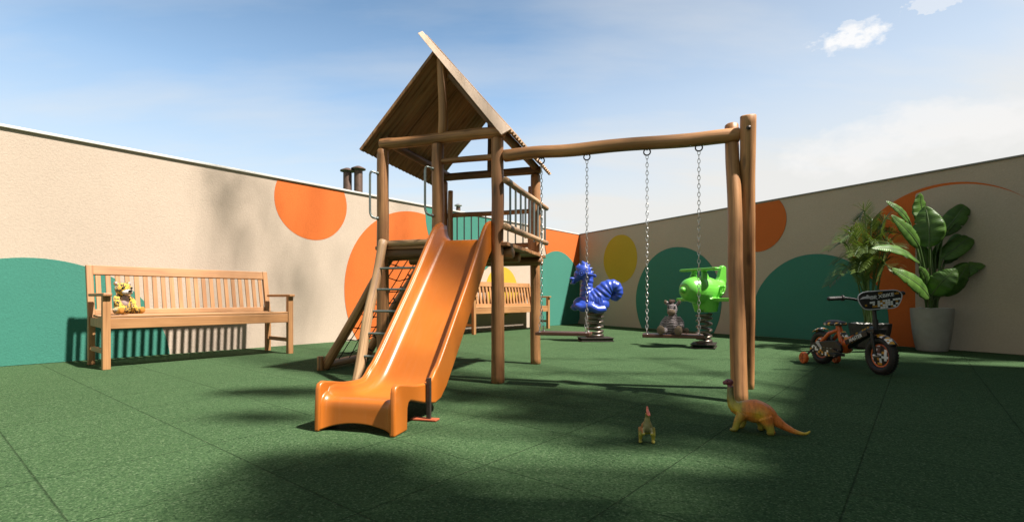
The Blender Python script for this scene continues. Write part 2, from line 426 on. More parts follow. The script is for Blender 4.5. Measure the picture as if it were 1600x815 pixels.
def clip(poly, ax, lim, keep_less):
    out = []
    for i in range(len(poly)):
        a, b = poly[i], poly[(i + 1) % len(poly)]
        ina = (a[ax] <= lim) == keep_less; inb = (b[ax] <= lim) == keep_less
        if ina: out.append(a)
        if ina != inb:
            t = (lim - a[ax]) / (b[ax] - a[ax]); out.append(tuple(a[k] + (b[k] - a[k]) * t for k in (0, 1)))
    return out
def wall(name, label, direction, inward, length, shapes, coping_mat, coping_h, start=0):
    e = empty(name, CORNER, 0, label, 'wall')
    D = direction
    m = MB(); m.prism([D * start, D * length, D * length - inward * .16, D * start - inward * .16], (0, 0, WH))
    m.build('wall_panel', 'beige', e, smooth=0)
    for i, (nm, lab, mat, c, r, cl) in enumerate(shapes):
        wav = rnd.uniform(0, 9)
        poly = [] if callable(c) else [(c[0] + r * (1 + .004 * math.sin(5 * a + wav)) * math.cos(a), c[1] + r * (1 + .004 * math.sin(4 * a + wav)) * math.sin(a)) for a in (2 * math.pi * k / 96 for k in range(96))]
        if callable(c): poly = c()
        poly = clip(poly, 1, .004, False); poly = clip(poly, 1, WH - .012, True); poly = clip(poly, 0, .004, False); poly = clip(poly, 0, length - .01, True)
        for ax, lim, kl in cl: poly = clip(poly, ax, lim, kl)
        m = MB(); m.prism([D * d + V((0, 0, z)) + inward * -.002 for d, z in poly], inward * (.004 + .0022 * i))
        tag(m.build(nm, mat, e, smooth=0), lab)
    m = MB(); a = D * (start - .1); b = D * length
    m.prism([a + inward * .022, b + inward * .022, b - inward * .185, a - inward * .185], (0, 0, coping_h))
    o = m.build('coping', coping_mat, e, smooth=0, bevel=.004); o.location = (0, 0, WH)
    return e
wall('mural_wall', 'long sunlit beige wall painted with orange, teal and yellow circles behind both benches', -UD, WD, 17,
     [('painted_circle', 'small orange circle cut by the wall top', 'orange', (6.74, 1.89), .512, []),
      ('painted_circle', 'large orange circle behind the climbing net', 'orange', (5.0, .72), 1.27, []),
      ('painted_circle', 'teal circle cut by the wall top behind the tower', 'teal', (3.80, 1.99), .975, []),
      ('painted_circle', 'teal half circle behind the spotted toy bench', 'teal', (9.44, -.09), 1.064, []),
      ('painted_circle', 'yellow circle behind the far bench', 'yellow', (2.84, .74), .475, []),
      ('painted_circle', 'orange circle in the wall corner', 'orange', (.5, 1.95), .94, []),
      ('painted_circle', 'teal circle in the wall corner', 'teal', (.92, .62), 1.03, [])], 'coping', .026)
wall('mural_wall', 'shaded brownish beige wall painted with circles behind the spring riders and potted plants', RD, RN, 17,
     [('painted_circle', 'yellow circle near the corner', 'yellow', (1.40, 1.44), .52, []),
      ('painted_circle', 'teal half circle behind the green plane', 'teal', (2.90, .55), 1.015, []),
      ('painted_circle', 'orange circle cut by the wall top', 'orange', (4.58, 1.80), .46, []),
      ('painted_circle', 'orange arch behind the potted plants', 'orange', (lambda: [(5.925, 0)] + [(6.925 + 1.0 * math.cos(math.pi * (1 - k / 40)), .955 + 1.0 * math.sin(math.pi * (1 - k / 40))) for k in range(41)] + [(7.925, 0)]), 0, []),
      ('painted_circle', 'beige disc inside the orange arch', 'beige', (lambda: [(6.66, 0), (6.66, 1.86)] + [(6.96 + .99 * math.cos(A_), .935 + .99 * math.sin(A_)) for A_ in (math.radians(107 - 107 * k / 30) for k in range(31))] + [(7.95, 0)]), 0, []),
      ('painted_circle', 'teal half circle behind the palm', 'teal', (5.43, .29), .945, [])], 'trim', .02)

# flues of the neighbouring house behind the wall
def flue(px, ptop, wpx, label, cowl):
    Y = 8.6 if not cowl else 10.4
    top = at(px, ptop, Y); r = wpx / 2 / F * Y
    e = empty('roof_flue', (top.x, top.y, 0), 0, label, 'chimney pipe', 'flue pipes behind the wall')
    z = top.z
    m = MB(); m.lathe([(r * .2, 0), (r, 0), (r, z - .06), (r * .96, z - .04), (r * .1, z - .04)], n=24); m.build('pipe', 'brown_pipe', e)
    m = MB()
    m.lathe([(r * .1, z + r * .55), (r * .5, z + r * .5), (r * 1.7, z - .005), (r * 1.72, z - .02), (r * 1.55, z - .018), (r * .1, z + .01)], n=28)
    m.build('cap', 'brown_pipe' if not cowl else 'galv', e)
    if cowl:
        for k in range(4):
            m = MB(); a = k * math.pi / 2 + .5; m.tube([(r * .85 * math.cos(a), r * .85 * math.sin(a), z - .05), (r * .85 * math.cos(a), r * .85 * math.sin(a), z)], .008, 6)
            m.build('cap_bracket', 'galv', e)
flue(543, 266, 13, 'left shorter brown flue pipe of the pair above the mural wall', False)
flue(560, 263, 13, 'right taller brown flue pipe of the pair above the mural wall', False)
flue(716, 320, 7, 'small grey flue cowl showing above the rear tower railing', True)

# ------------------------------------------------------------------ wooden playset
P1 = G(778, 598); P2 = G(837, 568)
ang = math.atan2((P2 - P1).x, (P2 - P1).y)                 # 17 degrees
DEP = (P2 - P1).length
ps = empty('wooden_playset', P1, -ang, 'log play tower with gabled roof, orange slide, rope net and swing beam', 'playset')
rot_ps = Matrix.Rotation(-ang, 3, 'Z')
def PSW(x, y, z): return rot_ps @ V((x, y, z)) + P1         # playset local -> world
K = .985
XL, XM = -.94 * K, -.476 * K
PT = 1.735
def part_log(name, a, b, r, mat='log', r2=None, bend=.006, parent=ps, wob=.05):
    m = MB(); m.log(a, b, r, r2, wob=wob, bend=bend); return m.build(name, mat, parent, smooth=50)
for x, y in ((0, 0), (XM, 0), (XL, 0), (0, DEP), (XL, DEP)):
    part_log('post', (x, y, 0), (x + rnd.uniform(-.006, .006), y, PT), .047, 'log', .044)
part_log('tie_beam', (XL - .02, 0, 1.778), (.05, 0, 1.778), .040)
part_log('tie_beam', (XL - .05, DEP, 1.775), (.05, DEP, 1.775), .036, 'log_dark')
part_log('purlin', (XL + .03, -.0, 1.80), (XL + .03, DEP + .12, 1.80), .034, 'log_dark')
part_log('purlin', (.0, .06, 1.80), (.0, DEP + .12, 1.80), .03, 'log_dark')
part_log('king_post', (-.435 * K, 0, 1.80), (-.445 * K, 0, 2.36), .035)
part_log('king_post', (-.445 * K, DEP, 1.80), (-.445 * K, DEP, 2.36), .032, 'log_dark')
part_log('rafter', (-.375, .01, 2.235), (-.015, .01, 1.81), .024, 'log_dark')
part_log('rafter', (-.41, DEP, 2.28), (.02, DEP, 1.79), .024, 'log_dark')
part_log('collar_beam', (-.66, DEP - .1, 2.12), (-.20, DEP - .1, 2.12), .024, 'log_dark')
part_log('crossbar', (XM, 0, 1.605), (0, 0, 1.605), .022)
# roof: two corrugated boards
def roof(name, a, b, y0, y1, th):
    a, b = V(a), V(b); d = (b - a); nrm = V((-d.z, 0, d.x)).normalized()
    if nrm.z < 0: nrm = -nrm
    m = MB(); ny = 260; nu = 14; L = d.length
    def sur(off):
        def fn(u, v):
            y = y0 + (y1 - y0) * v; c = .0085 * math.sin(2 * math.pi * y / .062) + .006 * noise.noise(V((u * 3, y * 2.5, 3)))
            p = a + d * u; return V((p.x, y + .008 * noise.noise(V((u * 9, 4, a.x * 7 + v))), p.z)) + nrm * (c + off)
        return fn
    gf = lambda u, v: V(((y0 + (y1 - y0) * v), 5 + a.x, u * L))
    m.grid(sur(0), nu, ny, gf); m.grid(sur(th), nu, ny, gf)
    k = (nu + 1) * (ny + 1); idx = lambda i, j: i * (ny + 1) + j
    for i in range(nu):
        for j in (0, ny): m.f.append((idx(i, j), idx(i + 1, j), k + idx(i + 1, j), k + idx(i, j)))
    for j in range(ny):
        for i in (0, nu): m.f.append((idx(i, j), idx(i, j + 1), k + idx(i, j + 1), k + idx(i, j)))
    return m.build(name, 'roof_board', ps, smooth=50)
RL0, RL1 = (-.474 * K, 0, 2.405), (-1.112 * K, 0, 1.733)
RR0, RR1 = (-.588 * K, 0, 2.550), (.100 * K, 0, 1.762)
roof('roof_panel', RL0, RL1, -.035, 1.25, .012)
roof('roof_panel', RR0, RR1, -.035, 1.25, .012)
m = MB()                                                      # pale board along the front edge of the right roof slope
d = (V(RR1) - V(RR0)).normalized(); nn = V((d.z, 0, -d.x))
pa, pb = V(RR0) + V((0, -.052, 0)), V(RR1) + V((0, -.052, 0))
up = V((-d.z, 0, d.x))
m.prism([pa + up * .015, pb + up * .015, pb - up * .055 + V((0, -.045, 0)), pa - up * .020 + V((0, -.022, 0))], (0, .016, 0)); m.build('barge_board', 'barge', ps, smooth=0, bevel=.003)
m = MB(); d2 = (V(RL1) - V(RL0)).normalized(); up2 = V((d2.z, 0, -d2.x))
if up2.z < 0: up2 = -up2
m.prism([V(RL0) + V((0, -.048, 0)) + up2 * .014, V(RL1) + V((0, -.048, 0)) + up2 * .014, V(RL1) + V((0, -.048, 0)) - up2 * .010, V(RL0) + V((0, -.048, 0)) - up2 * .010], (0, .012, 0))
m.build('barge_board', 'log', ps, smooth=0, bevel=.003)
# deck
m = MB(); nb = 8
for k in range(nb):
    w = (DEP + .10) / nb; m.box((-.45, -.03 + w * (k + .5), .985 + rnd.uniform(-.003, .003)), (1.06, w - .008, .028))
m.build('deck', 'log', ps, smooth=0, bevel=.004)
for y, z, xe in ((.095, .93, .085), (DEP - .09, .935, .085), (DEP / 2, .93, .0)):
    part_log('joist', (XL - .06, y, z), (xe, y, z), .040, 'log')
part_log('deck_edge_log', (XL + .03, -.02, 1.012), (XM - .04, -.02, 1.012), .024, 'log_pale')
part_log('deck_edge_log', (XL + .03, -.0, .935), (XM - .04, -.0, .935), .034, 'log_dark')
# railings
rr = empty('side_railing', (0, 0, 0)); rr.parent = ps
xr = .07
for nm, z in (('rail', 1.425), ('rail', 1.10)):
    part_log(nm, (xr, -.045, z), (xr, 1.235, z + .02), .024, 'log_pale', .022, .003, rr)
for k in range(9):
    y = .07 + k * (1.1 / 8); m = MB(); m.tube([(xr, y, 1.08 if k % 2 else 1.10), (xr, y, 1.43)], .0085, 8); m.build('baluster', 'tube', rr)
rb = empty('rear_railing', (0, 0, 0)); rb.parent = ps
yr = DEP + .045
part_log('rail', (XL, yr, 1.41), (.02, yr, 1.41), .023, 'log', .022, .005, rb)
part_log('rail', (XL, yr, 1.10), (.02, yr, 1.10), .022, 'log', .022, .005, rb)
for k in range(11):
    x = -.80 + k * .074; m = MB(); m.tube([(x, yr, 1.10), (x, yr, 1.41)], .007, 8); m.build('baluster', 'tube', rb)
for x in (-.86 * K, -.06): part_log('stub_post', (x, yr - .05 if x < -.5 else yr, .93), (x, yr - .05 if x < -.5 else yr, 1.64), .026, 'log', .024, .003, rb)
# grab handles by the ladder opening
for x in (XL, XM):
    m = MB(); xh = x - .045
    p = [(x - .02, -.046, 1.545), (xh - .004, -.078, 1.553), (xh - .014, -.082, 1.535), (xh - .016, -.082, 1.50), (xh - .016, -.082, 1.28), (xh - .012, -.082, 1.235), (xh + .004, -.075, 1.21), (x - .02, -.046, 1.205)]
    m.tube(bez(p, 6), .0085, 10); m.ell((x - .02, -.047, 1.545), .013, n=8, m=6); m.ell((x - .02, -.047, 1.205), .013, n=8, m=6)
    m.build('grab_handle', 'tube', ps)
# ladder
la = empty('ladder', (0, 0, 0)); la.parent = ps
for x in (XL + .035, XM - .02):
    part_log('stringer', (x, -.40, 0), (x, -.055, 1.035), .036, 'log_pale', .033, .01, la)
for k in range(5):
    z = .20 + k * .155; y = -.40 + .345 * z / 1.035
    m = MB(); m.tube([(XL + .03, y - .012, z), (XM - .02, y - .012, z)], .0085, 10); m.build('rung', 'tube', la)
# cargo net on the left side
ne = empty('climbing_net', (0, 0, 0)); ne.parent = ps
nb0 = rot_ps.inverted() @ (G(508, 577) - P1); nt0 = V((XL - .02, nb0.y - .0, 1.0))
farb = nb0 + V((.0, .56, 0)); fart = nt0 + V((0, .56, 0))
part_log('net_pole', nb0 + V((0, 0, .02)), nt0, .040, 'log', .036, .008, ne)
part_log('net_pole', farb + V((0, 0, .02)), fart, .040, 'log', .036, .008, ne)
part_log('foot_log', nb0 + V((.02, .02, .045)), farb + V((.02, 0, .045)), .034, 'log_pale', .034, .008, ne)
part_log('anchor_peg', nb0 + V((-.005, -.055, 0)), nb0 + V((-.005, -.055, .118)), .026, 'log', .025, .002, ne)
part_log('anchor_peg', farb + V((-.035, .055, 0)), farb + V((-.035, .055, .118)), .026, 'log', .025, .002, ne)
m = MB(); ex = (nt0 - nb0)
def netp(u, v):
    p = nb0 + ex * u + V((0, .56 * v, .05 * (1 - u)))
    return p + V((.012 * noise.noise(V((u * 5, v * 5, 1))), 0, -.03 * math.sin(math.pi * v) + .014 * noise.noise(V((u * 6, v * 6, 8)))))
for k in range(1, 9):
    u = k / 9; m.tube([netp(u, v / 10) for v in range(11)], .0045, 6)
for k in range(1, 4):
    v = k / 4; m.tube([netp(u / 20, v) for u in range(21)], .0045, 6)
    for q in range(1, 9): m.ell(netp(q / 9, v), .009, n=8, m=6)
for q in range(1, 9):                                          # loops round the poles
    for v in (1,):
        c = netp(q / 9, v); ax = ex.normalized(); x = ax.orthogonal().normalized(); y = ax.cross(x)
        m.tube([nb0 + ex * (q / 9) + V((0, .56 * v, .02)) + (x * math.cos(a) + y * math.sin(a)) * .043 for a in (2 * math.pi * t / 14 for t in range(14))], .005, 6, closed=True)
m.build('rope_mesh', 'rope', ne)

# ---- slide
SX = -.243 * K
sl = empty('slide', (SX, 0, 0), R(2.2)); sl.parent = ps; sl.scale = (1.05, .965, 1)
SXP, SX = SX, 0.0
bed = bez([(.05, 1.02), (.0, 1.02), (-.06, 1.008), (-.11, .972), (-.17, .915), (-.40, .693), (-.70, .405), (-.90, .213), (-.98, .150), (-1.06, .118), (-1.16, .108), (-1.30, .118), (-1.40, .136), (-1.44, .142), (-1.462, .134), (-1.470, .115), (-1.472, .07), (-1.474, .02)], 6)
bed = [(p[0], p[1]) for p in [V((a[0], a[1], 0)) for a in bed]]
hw = .190
def rimh(y, i):
    if y > -.02: return .128
    if y > -1.0: return .128 - .024 * smoothstep(-.02, -.5, y) * 1
    return .104 - .030 * smoothstep(-1.0, -1.12, y)
nB = len(bed); tang = []
for i in range(nB):
    a = bed[max(0, i - 1)]; b = bed[min(nB - 1, i + 1)]; t = V((b[0] - a[0], b[1] - a[1])).normalized(); tang.append(t)
def nrm2(i): t = tang[i]; n = V((t.y, -t.x)); return n if not (n.y < 0 or (abs(n.y) < .15 and n.x > 0)) else -n
i_end = next(i for i, p in enumerate(bed) if p[0] < -1.44)
sect = []
for k in range(25):                                            # trough section: flat bed with rounded walls
    s_ = -1 + 2 * k / 24; ax = abs(s_)
    if ax < .58: sect.append((s_ * .118 / .58, 0.0))
    else:
        q = (ax - .58) / .42; a = q * math.pi / 2
        sect.append((math.copysign(.118 + .052 * math.sin(a * .98), s_), (1 - math.cos(a)) * 1.0))
m = MB(); vs, fs = [], []
for i in range(nB):
    y, z = bed[i]; n = nrm2(i)
    if i >= i_end: h = .028 + .0 * i; n = V((n.x, n.y))
    else: h = rimh(y, i) - .010
    if i_end - 8 < i < i_end: h = h + (.05 - h) * smoothstep(i_end - 8, i_end, i)
    if y < -1.44: h = .034
    for x, q in sect:
        yy, zz = y + n.x * q * h, z + n.y * q * h
        if zz < .11 and y < -1.44: bt = .006 + .034 * (1 - (x / .17) ** 2); zz = bt + (max(zz, .02) - .02) / .09 * (.11 - bt)
        vs.append(V((SX + x, yy, max(.004, zz))))
ns = len(sect)
for i in range(nB - 1):
    for k in range(ns - 1): fs.append((i * ns + k, i * ns + k + 1, (i + 1) * ns + k + 1, (i + 1) * ns + k))
m.add(vs, fs); m.build('chute', 'slide', sl, smooth=80, solid=.008)
# side walls: outline in (y, z), thick in x
rim = []
for i in range(nB):
    y, z = bed[i]
    if y < -1.40: break
    n = nrm2(i); h = rimh(y, i); rim.append((y + n.x * h, z + n.y * h))
rim = [p for i, p in enumerate(rim) if i % 2 == 0]
rim = [(.035, 1.10), (.02, 1.140), (-.03, 1.152)] + [p for p in rim if p[0] < -.06]
rim += [(-1.47, .224), (-1.498, .214), (-1.507, .19), (-1.512, .10), (-1.514, .0)]
low = [(-1.385, .0), (-1.382, .10), (-1.372, .122), (-1.35, .128), (-1.20, .088), (-1.06, .060), (-.98, .072), (-.90, .122), (-.80, .215), (-.40, .60), (-.11, .88), (.0, .96), (.04, 1.0)]
for sx in (-1, 1):
    m = MB(); x0 = SX + sx * .166; m.prism([(x0, y, z) for y, z in rim + low], (sx * .026, 0, 0))
    o = m.build('side_wall', 'slide', sl, smooth=60, bevel=.009, seg=4)
m = MB(); q = Matrix.Rotation(-R(2.2), 3, 'Z') @ (rot_ps.inverted() @ (G(665, 656) - P1) - V((SXP, 0, 0))); q = V((.206, q.y / .965, 0))
m.box((q.x, q.y, .105), (.020, .020, .21)); m.build('support_leg', 'darkmetal', sl, smooth=0, bevel=.002)
m = MB(); m.box((q.x - .02, q.y, .006), (.13, .05, .008)); m.build('foot_plate', 'redplate', sl, smooth=0, bevel=.002)

# ---- swing beam and its crossed end posts
BZ = 1.607; BX1 = 1.575
part_log('swing_beam', (.045, 0, BZ), (BX1, 0, BZ + .002), .042, 'log', .044, .012)
toL = lambda p: rot_ps.inverted() @ (V(p) - P1)
b1 = G(1156, 628); t1 = at(1143, 195, 3.14); b2 = G(1168, 606.5); t2 = at(1169, 180, 3.015)
part_log('swing_post', toL(b1), toL(t1), .046, 'log', .040, .006)
part_log('swing_post', toL(b2), toL(t2), .042, 'log', .046, .006)
m = MB(); p = toL(at(1170, 199, 2.975)); m.ell(p, (.008, .006, .008), n=8, m=6); m.ell(p + V((0, .004, 0)), (.014, .003, .014), n=10, m=6); m.build('bolt', 'darkmetal', ps)

# ---- swings hang from the beam: things of their own
def chain_links(m, a, b, pitch=.0265):
    a, b = V(a), V(b); d = b - a; n = max(2, round(d.length / pitch)); z = d.normalized(); x0 = z.orthogonal().normalized(); y0 = z.cross(x0)
    for i in range(n):
        c = a + d * ((i + .5) / n); A = math.pi / 4 + (math.pi / 2 if i % 2 else 0); x = x0 * math.cos(A) + y0 * math.sin(A)
        h = pitch * .46; w = .0078
        loop = [c + z * (h * math.sin(t)) * 1.25 + x * (w * math.cos(t)) for t in (2 * math.pi * k / 10 for k in range(10))]
        m.tube(loop, .0022, 5, closed=True)
def t_at(px):
    a = (px - 800) / F; lo, hi = -.2, 1.8
    for _ in range(50):
        md = (lo + hi) / 2; w = PSW(md, 0, 0)
        if w.x / w.y < a: lo = md
        else: hi = md
    return lo
for pxs, label, zs in (((846, 917), 'empty swing seat beside the tower, on four chain ends', .362), ((1011, 1092), 'swing seat carrying the striped plush toy', .362)):
    x0, x1 = (t_at(p) for p in pxs); xc = (x0 + x1) / 2
    for x in (x0, x1):
        m = MB(); c = V((x, 0, BZ - .056))
        m.tube([c + V((.021 * math.cos(a), 0, .021 * math.sin(a))) for a in (2 * math.pi * k / 16 for k in range(16))], .0045, 8, closed=True)
        m.tube([(x, 0, BZ - .045), (x, 0, BZ + .0)], .006, 6); m.build('eye_ring', 'darkmetal', ps)
    e = empty('swing', PSW(xc, 0, zs), -ang, label, 'swing', 'swings under the log beam')
    m = MB(); m.box((0, 0, 0), (x1 - x0 + .055, .15, .022)); m.build('seat', 'seat_wood', e, smooth=0, bevel=.005)
    for x in (x0 - xc, x1 - xc):
        m = MB(); topz = BZ - .075 - zs
        chain_links(m, (x, 0, topz), (x, 0, .17))
        for sy in (-1, 1):
            chain_links(m, (x, 0, .17), (x, sy * .06, .02)); 
        m.build('chain', 'galv', e, smooth=60)
        for sy in (-1, 1):
            m = MB(); m.tube([(x, sy * .06, -.012), (x, sy * .06, .022)], .006, 8); m.ell((x, sy * .06, .012), (.011, .011, .004), n=10, m=6); m.build('eye_bolt', 'galv', e)

# ------------------------------------------------------------------ benches
def bench(loc, L, label, nslat, D=.575, lean=.062):
    e = empty('garden_bench', loc, math.atan2(UD.y, UD.x), label, 'bench', 'slatted wooden benches along the mural wall')
    def bx(name, c, size, rot=None, par=e, bev=.004):
        m = MB(); m.box(c, size, rot); return m.build(name, 'teak', par, smooth=0, bevel=bev)
    for x in (.03, L - .03):
        bx('leg', (x, .03, .31), (.055, .055, .62))
        m = MB(); m.bar((x, D - .03, 0), (x, D - .035, .44), .05, .055, (0, 1, 0)); m.bar((x, D - .035, .43), (x, D + lean, .905), .05, .045, (0, 1, 0)); m.build('rear_leg', 'teak', e, smooth=0, bevel=.004)
        bx('armrest', (x, .235, .632), (.062, .53, .028), bev=.007)
        bx('stretcher', (x, .26, .15), (.026, D - .1, .042))
        m = MB()
        pr = [(0.05, .44), (.15, .437), (.30, .428), (.42, .424), (.50, .43), (.50, .355), (.05, .345)]
        m.prism([(x - .016, y, z) for y, z in pr], (.032, 0, 0)); m.build('side_rail', 'teak', e, smooth=0, bevel=.003)
    bx('front_rail', (L / 2, .028, .388), (L - .11, .03, .092))
    bx('rear_rail', (L / 2, D - .045, .395), (L - .10, .028, .07))
    m = MB()
    for k in range(6):
        y = .03 + k * .081; z = .449 - .012 * math.sin(math.pi * min(1, y / .5)); m.box((L / 2, y + .015, z), (L - (.115 if k == 0 else .062), .066, .02))
    m.build('seat', 'teak', e, smooth=0, bevel=.004)
    ln_ = lean + .035; tl = math.atan2(ln_, .475); rx = Matrix.Rotation(-tl, 3, 'X')
    by = lambda z: D - .035 + ln_ * (z - .43) / .475
    bx('top_rail', (L / 2, by(.862), .862), (L - .11, .032, .088), rx)
    bx('lower_back_rail', (L / 2, by(.475), .475), (L - .11, .03, .05), rx)
    w = (L - .11) / nslat
    for k in range(nslat):
        x = .055 + w * (k + .5); m = MB(); m.bar((x, by(.49), .49), (x, by(.825), .825), w * .52, .016, (0, 1, 0)); m.build('back_slat', 'teak', e, smooth=0, bevel=.002)
    return e
B1 = G(167, 577.5); L1 = (G(447.5, 551) - B1).length
bench(B1 - UD * .03, L1 + .05, 'near slatted wooden bench holding the spotted plush toy by the long wall', 21)
b2y = 5.70
B2 = V((-.0763, 1, 0)) * (b2y / (.632 + .775 * .0763)); E2 = V((.0763, 1, 0)) * (b2y / (.632 - .775 * .0763))
o2 = bench(B2, (E2 - B2).length, 'far slatted wooden bench seen behind the tower posts', 22, .475, .05)

# ------------------------------------------------------------------ plush toys
def face(loc, heading, name, label, cat, scale=1.0, group=None):
    e = empty(name, loc, math.atan2(heading[1], heading[0]), label, cat, group); e.scale = (scale,) * 3; return e
sp = at(191, 490, 4.47); sp.z = .461
e = face(sp, (.93, -.36), 'plush_leopard', 'yellow plush leopard with black spots sitting on the near bench', 'plush toy')
m = MB()
m.ell((-.005, 0, .082), (.058, .060, .088)); m.ell((0, 0, .15), (.045, .05, .04))
m.ell((.018, 0, .222), (.062, .066, .058)); m.ell((.055, 0, .205), (.035, .04, .032))
for s in (-1, 1):
    m.tube([(.0, s * .04, .035), (.05, s * .07, .032), (.115, s * .085, .030)], [.036, .033, .028], 12); m.ell((.115, s * .085, .034), (.026, .026, .034))
    m.tube([(.0, s * .05, .15), (.04, s * .068, .105), (.085, s * .052, .058)], [.026, .024, .021], 12); m.ell((.088, s * .05, .055), .023)
    m.ell((.0, s * .052, .272), (.012, .020, .022))
m.tube(bez([(-.05, 0, .03), (-.10, .03, .018), (-.13, .08, .014), (-.12, .13, .014)], 5), .013, 10)
organic(m, 'body', 'leopard', e, .005, 5, lambda c: (.72, .43, .045))
m = MB(); m.ell((.078, 0, .196), (.032, .036, .024)); m.ell((.07, .017, .193), (.03, .024, .022)); m.ell((.07, -.017, .193), (.03, .024, .022)); organic(m, 'muzzle', 'white_fur', e, .004, 4)
m = MB(); m.ell((.110, 0, .205), (.010, .016, .011)); m.build('nose', 'eyeblack', e)
for s in (-1, 1):
    m = MB(); m.ell((.068, s * .032, .232), (.010, .013, .011)); m.build('eye', 'eyeblack', e)
    m = MB(); m.ell((.008, s * .054, .274), (.008, .013, .014)); m.build('inner_ear', 'pink_fur', e)
    m = MB(); m.ell((.137, s * .087, .036), (.012, .022, .028)); m.build('sole', 'orange_fur', e)
m = MB(); m.ell((.026, 0, .115), (.034, .036, .062)); m.build('belly_patch', 'pink_fur', e)

zp = at(1051, 523, 3.18); zp.z = .374
e = face(zp, (-.48, -.88), 'plush_zebra', 'grey striped plush zebra sitting on the swing seat', 'plush toy')
m = MB()
m.ell((0, 0, .055), (.045, .046, .058)); m.ell((0, 0, .095), (.034, .036, .034))
m.tube([(0, 0, .10), (.008, 0, .14)], .026, 12); m.ell((.010, 0, .158), (.036, .033, .038)); m.ell((.034, 0, .142), (.024, .024, .022))
for s in (-1, 1):
    m.tube([(.01, s * .03, .024), (.05, s * .048, .024), (.088, s * .052, .026)], [.024, .021, .019], 12)
    m.tube([(0, s * .032, .105), (.008, s * .056, .075), (.035, s * .062, .046)], [.017, .016, .016], 12)
    m.tube([(.002, s * .026, .185), (.0, s * .042, .204)], [.011, .013], 8)
organic(m, 'body', 'zebra', e, .0038, 5, lambda c: (.30, .25, .255))
m = MB(); m.ell((.046, 0, .139), (.018, .026, .020)); m.build('muzzle', 'tan_fur', e)
for s in (-1, 1):
    m = MB(); m.ell((.100, s * .053, .029), (.014, .025, .029)); m.build('foot', 'tan_fur', e)
    m = MB(); m.ell((.036, s * .019, .170), (.006, .007, .005)); m.build('eye', 'eyeblack', e)
    m = MB(); m.ell((.010, s * .043, .204), (.005, .009, .012)); m.build('inner_ear', 'tan_fur', e)
m = MB()
for k in range(9): m.ell((.012 + rnd.uniform(-.012, .012), rnd.uniform(-.014, .014), .203 + rnd.uniform(-.006, .010)), .013, n=8, m=6)
organic(m, 'mane', 'brown_fur', e, .004, 2)
m = MB(); m.tube([(-.03, .03, .02), (-.02, .075, .022)], [.013, .018], 8); m.ell((-.018, .08, .022), .019); organic(m, 'tail', 'tan_fur', e, .004, 2)

# ------------------------------------------------------------------ dinosaurs on the floor
dp = G(1186, 674.5)
e = face(dp, (-.90, .43), 'toy_dinosaur', 'long-necked orange and yellow toy dinosaur standing by the swing post', 'toy')
m = MB()
spine = [(.118, 0, .200), (.118, 0, .165), (.114, 0, .130), (.096, 0, .105), (.062, 0, .096), (.015, 0, .096), (-.028, 0, .082), (-.060, 0, .062), (-.098, 0, .038), (-.142, 0, .018), (-.178, 0, .013), (-.200, 0, .028)]
sp_ = bez(spine, 6); m.tube(sp_, lerps([.013, .0145, .019, .030, .041, .050, .044, .027, .0165, .0105, .007, .003], len(sp_)), 18)
m.ell((.124, 0, .216), (.020, .013, .015)); m.tube([(.128, 0, .216), (.150, 0, .209)], [.0125, .008], 10)
m.ell((.015, 0, .088), (.062, .048, .048)); m.ell((.060, 0, .09), (.035, .036, .042)); m.ell((-.030, 0, .075), (.040, .040, .040))
for s, fx, hx in ((1, .098, -.040), (-1, .072, -.005)):       # left side faces the camera
    m.tube([(.066, s * .030, .082), (fx - .010, s * .036, .045), (fx, s * .036, .008)], [.026, .016, .013], 12); m.ell((fx + .006, s * .036, .008), (.017, .014, .009))
    m.tube([(-.025, s * .030, .070), (hx + .002, s * .036, .042), (hx - .010, s * .036, .008)], [.032, .020, .015], 12); m.ell((hx - .006, s * .036, .008), (.018, .015, .009))
def tint1(c):
    x, y, z = c
    org = V((.50, .135, .025)); yel = V((.42, .30, .02)); grey = V((.10, .10, .05)); olive = V((.27, .22, .03)); pur = V((.12, .03, .04))
    b = org.copy()
    d = ((x - .0) / .03) ** 2 + ((z - .085) / .026) ** 2; b = b.lerp(yel, .85 * math.exp(-d))
    d = ((x - .085) / .03) ** 2; b = b.lerp(olive, math.exp(-d) * .8)
    if x > .07 and z > .09: b = olive.lerp(yel, smoothstep(.13, .09, z) * .6).lerp(grey, smoothstep(.11, .17, z) * .85)
    if x > .10 and z > .195: b = pur
    if z < .06 and x > -.06: b = b.lerp(olive, smoothstep(.065, .03, z))
    if x < -.12: b = b.lerp(yel, smoothstep(-.12, -.19, x))
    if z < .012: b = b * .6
    return b
organic(m, 'body', 'dino', e, .0026, 5, tint1)
m = MB(); m.ell((.131, .0115, .221), .0028, n=8, m=6); m.ell((.131, -.0115, .221), .0028, n=8, m=6); m.build('eye', 'eyeblack', e)

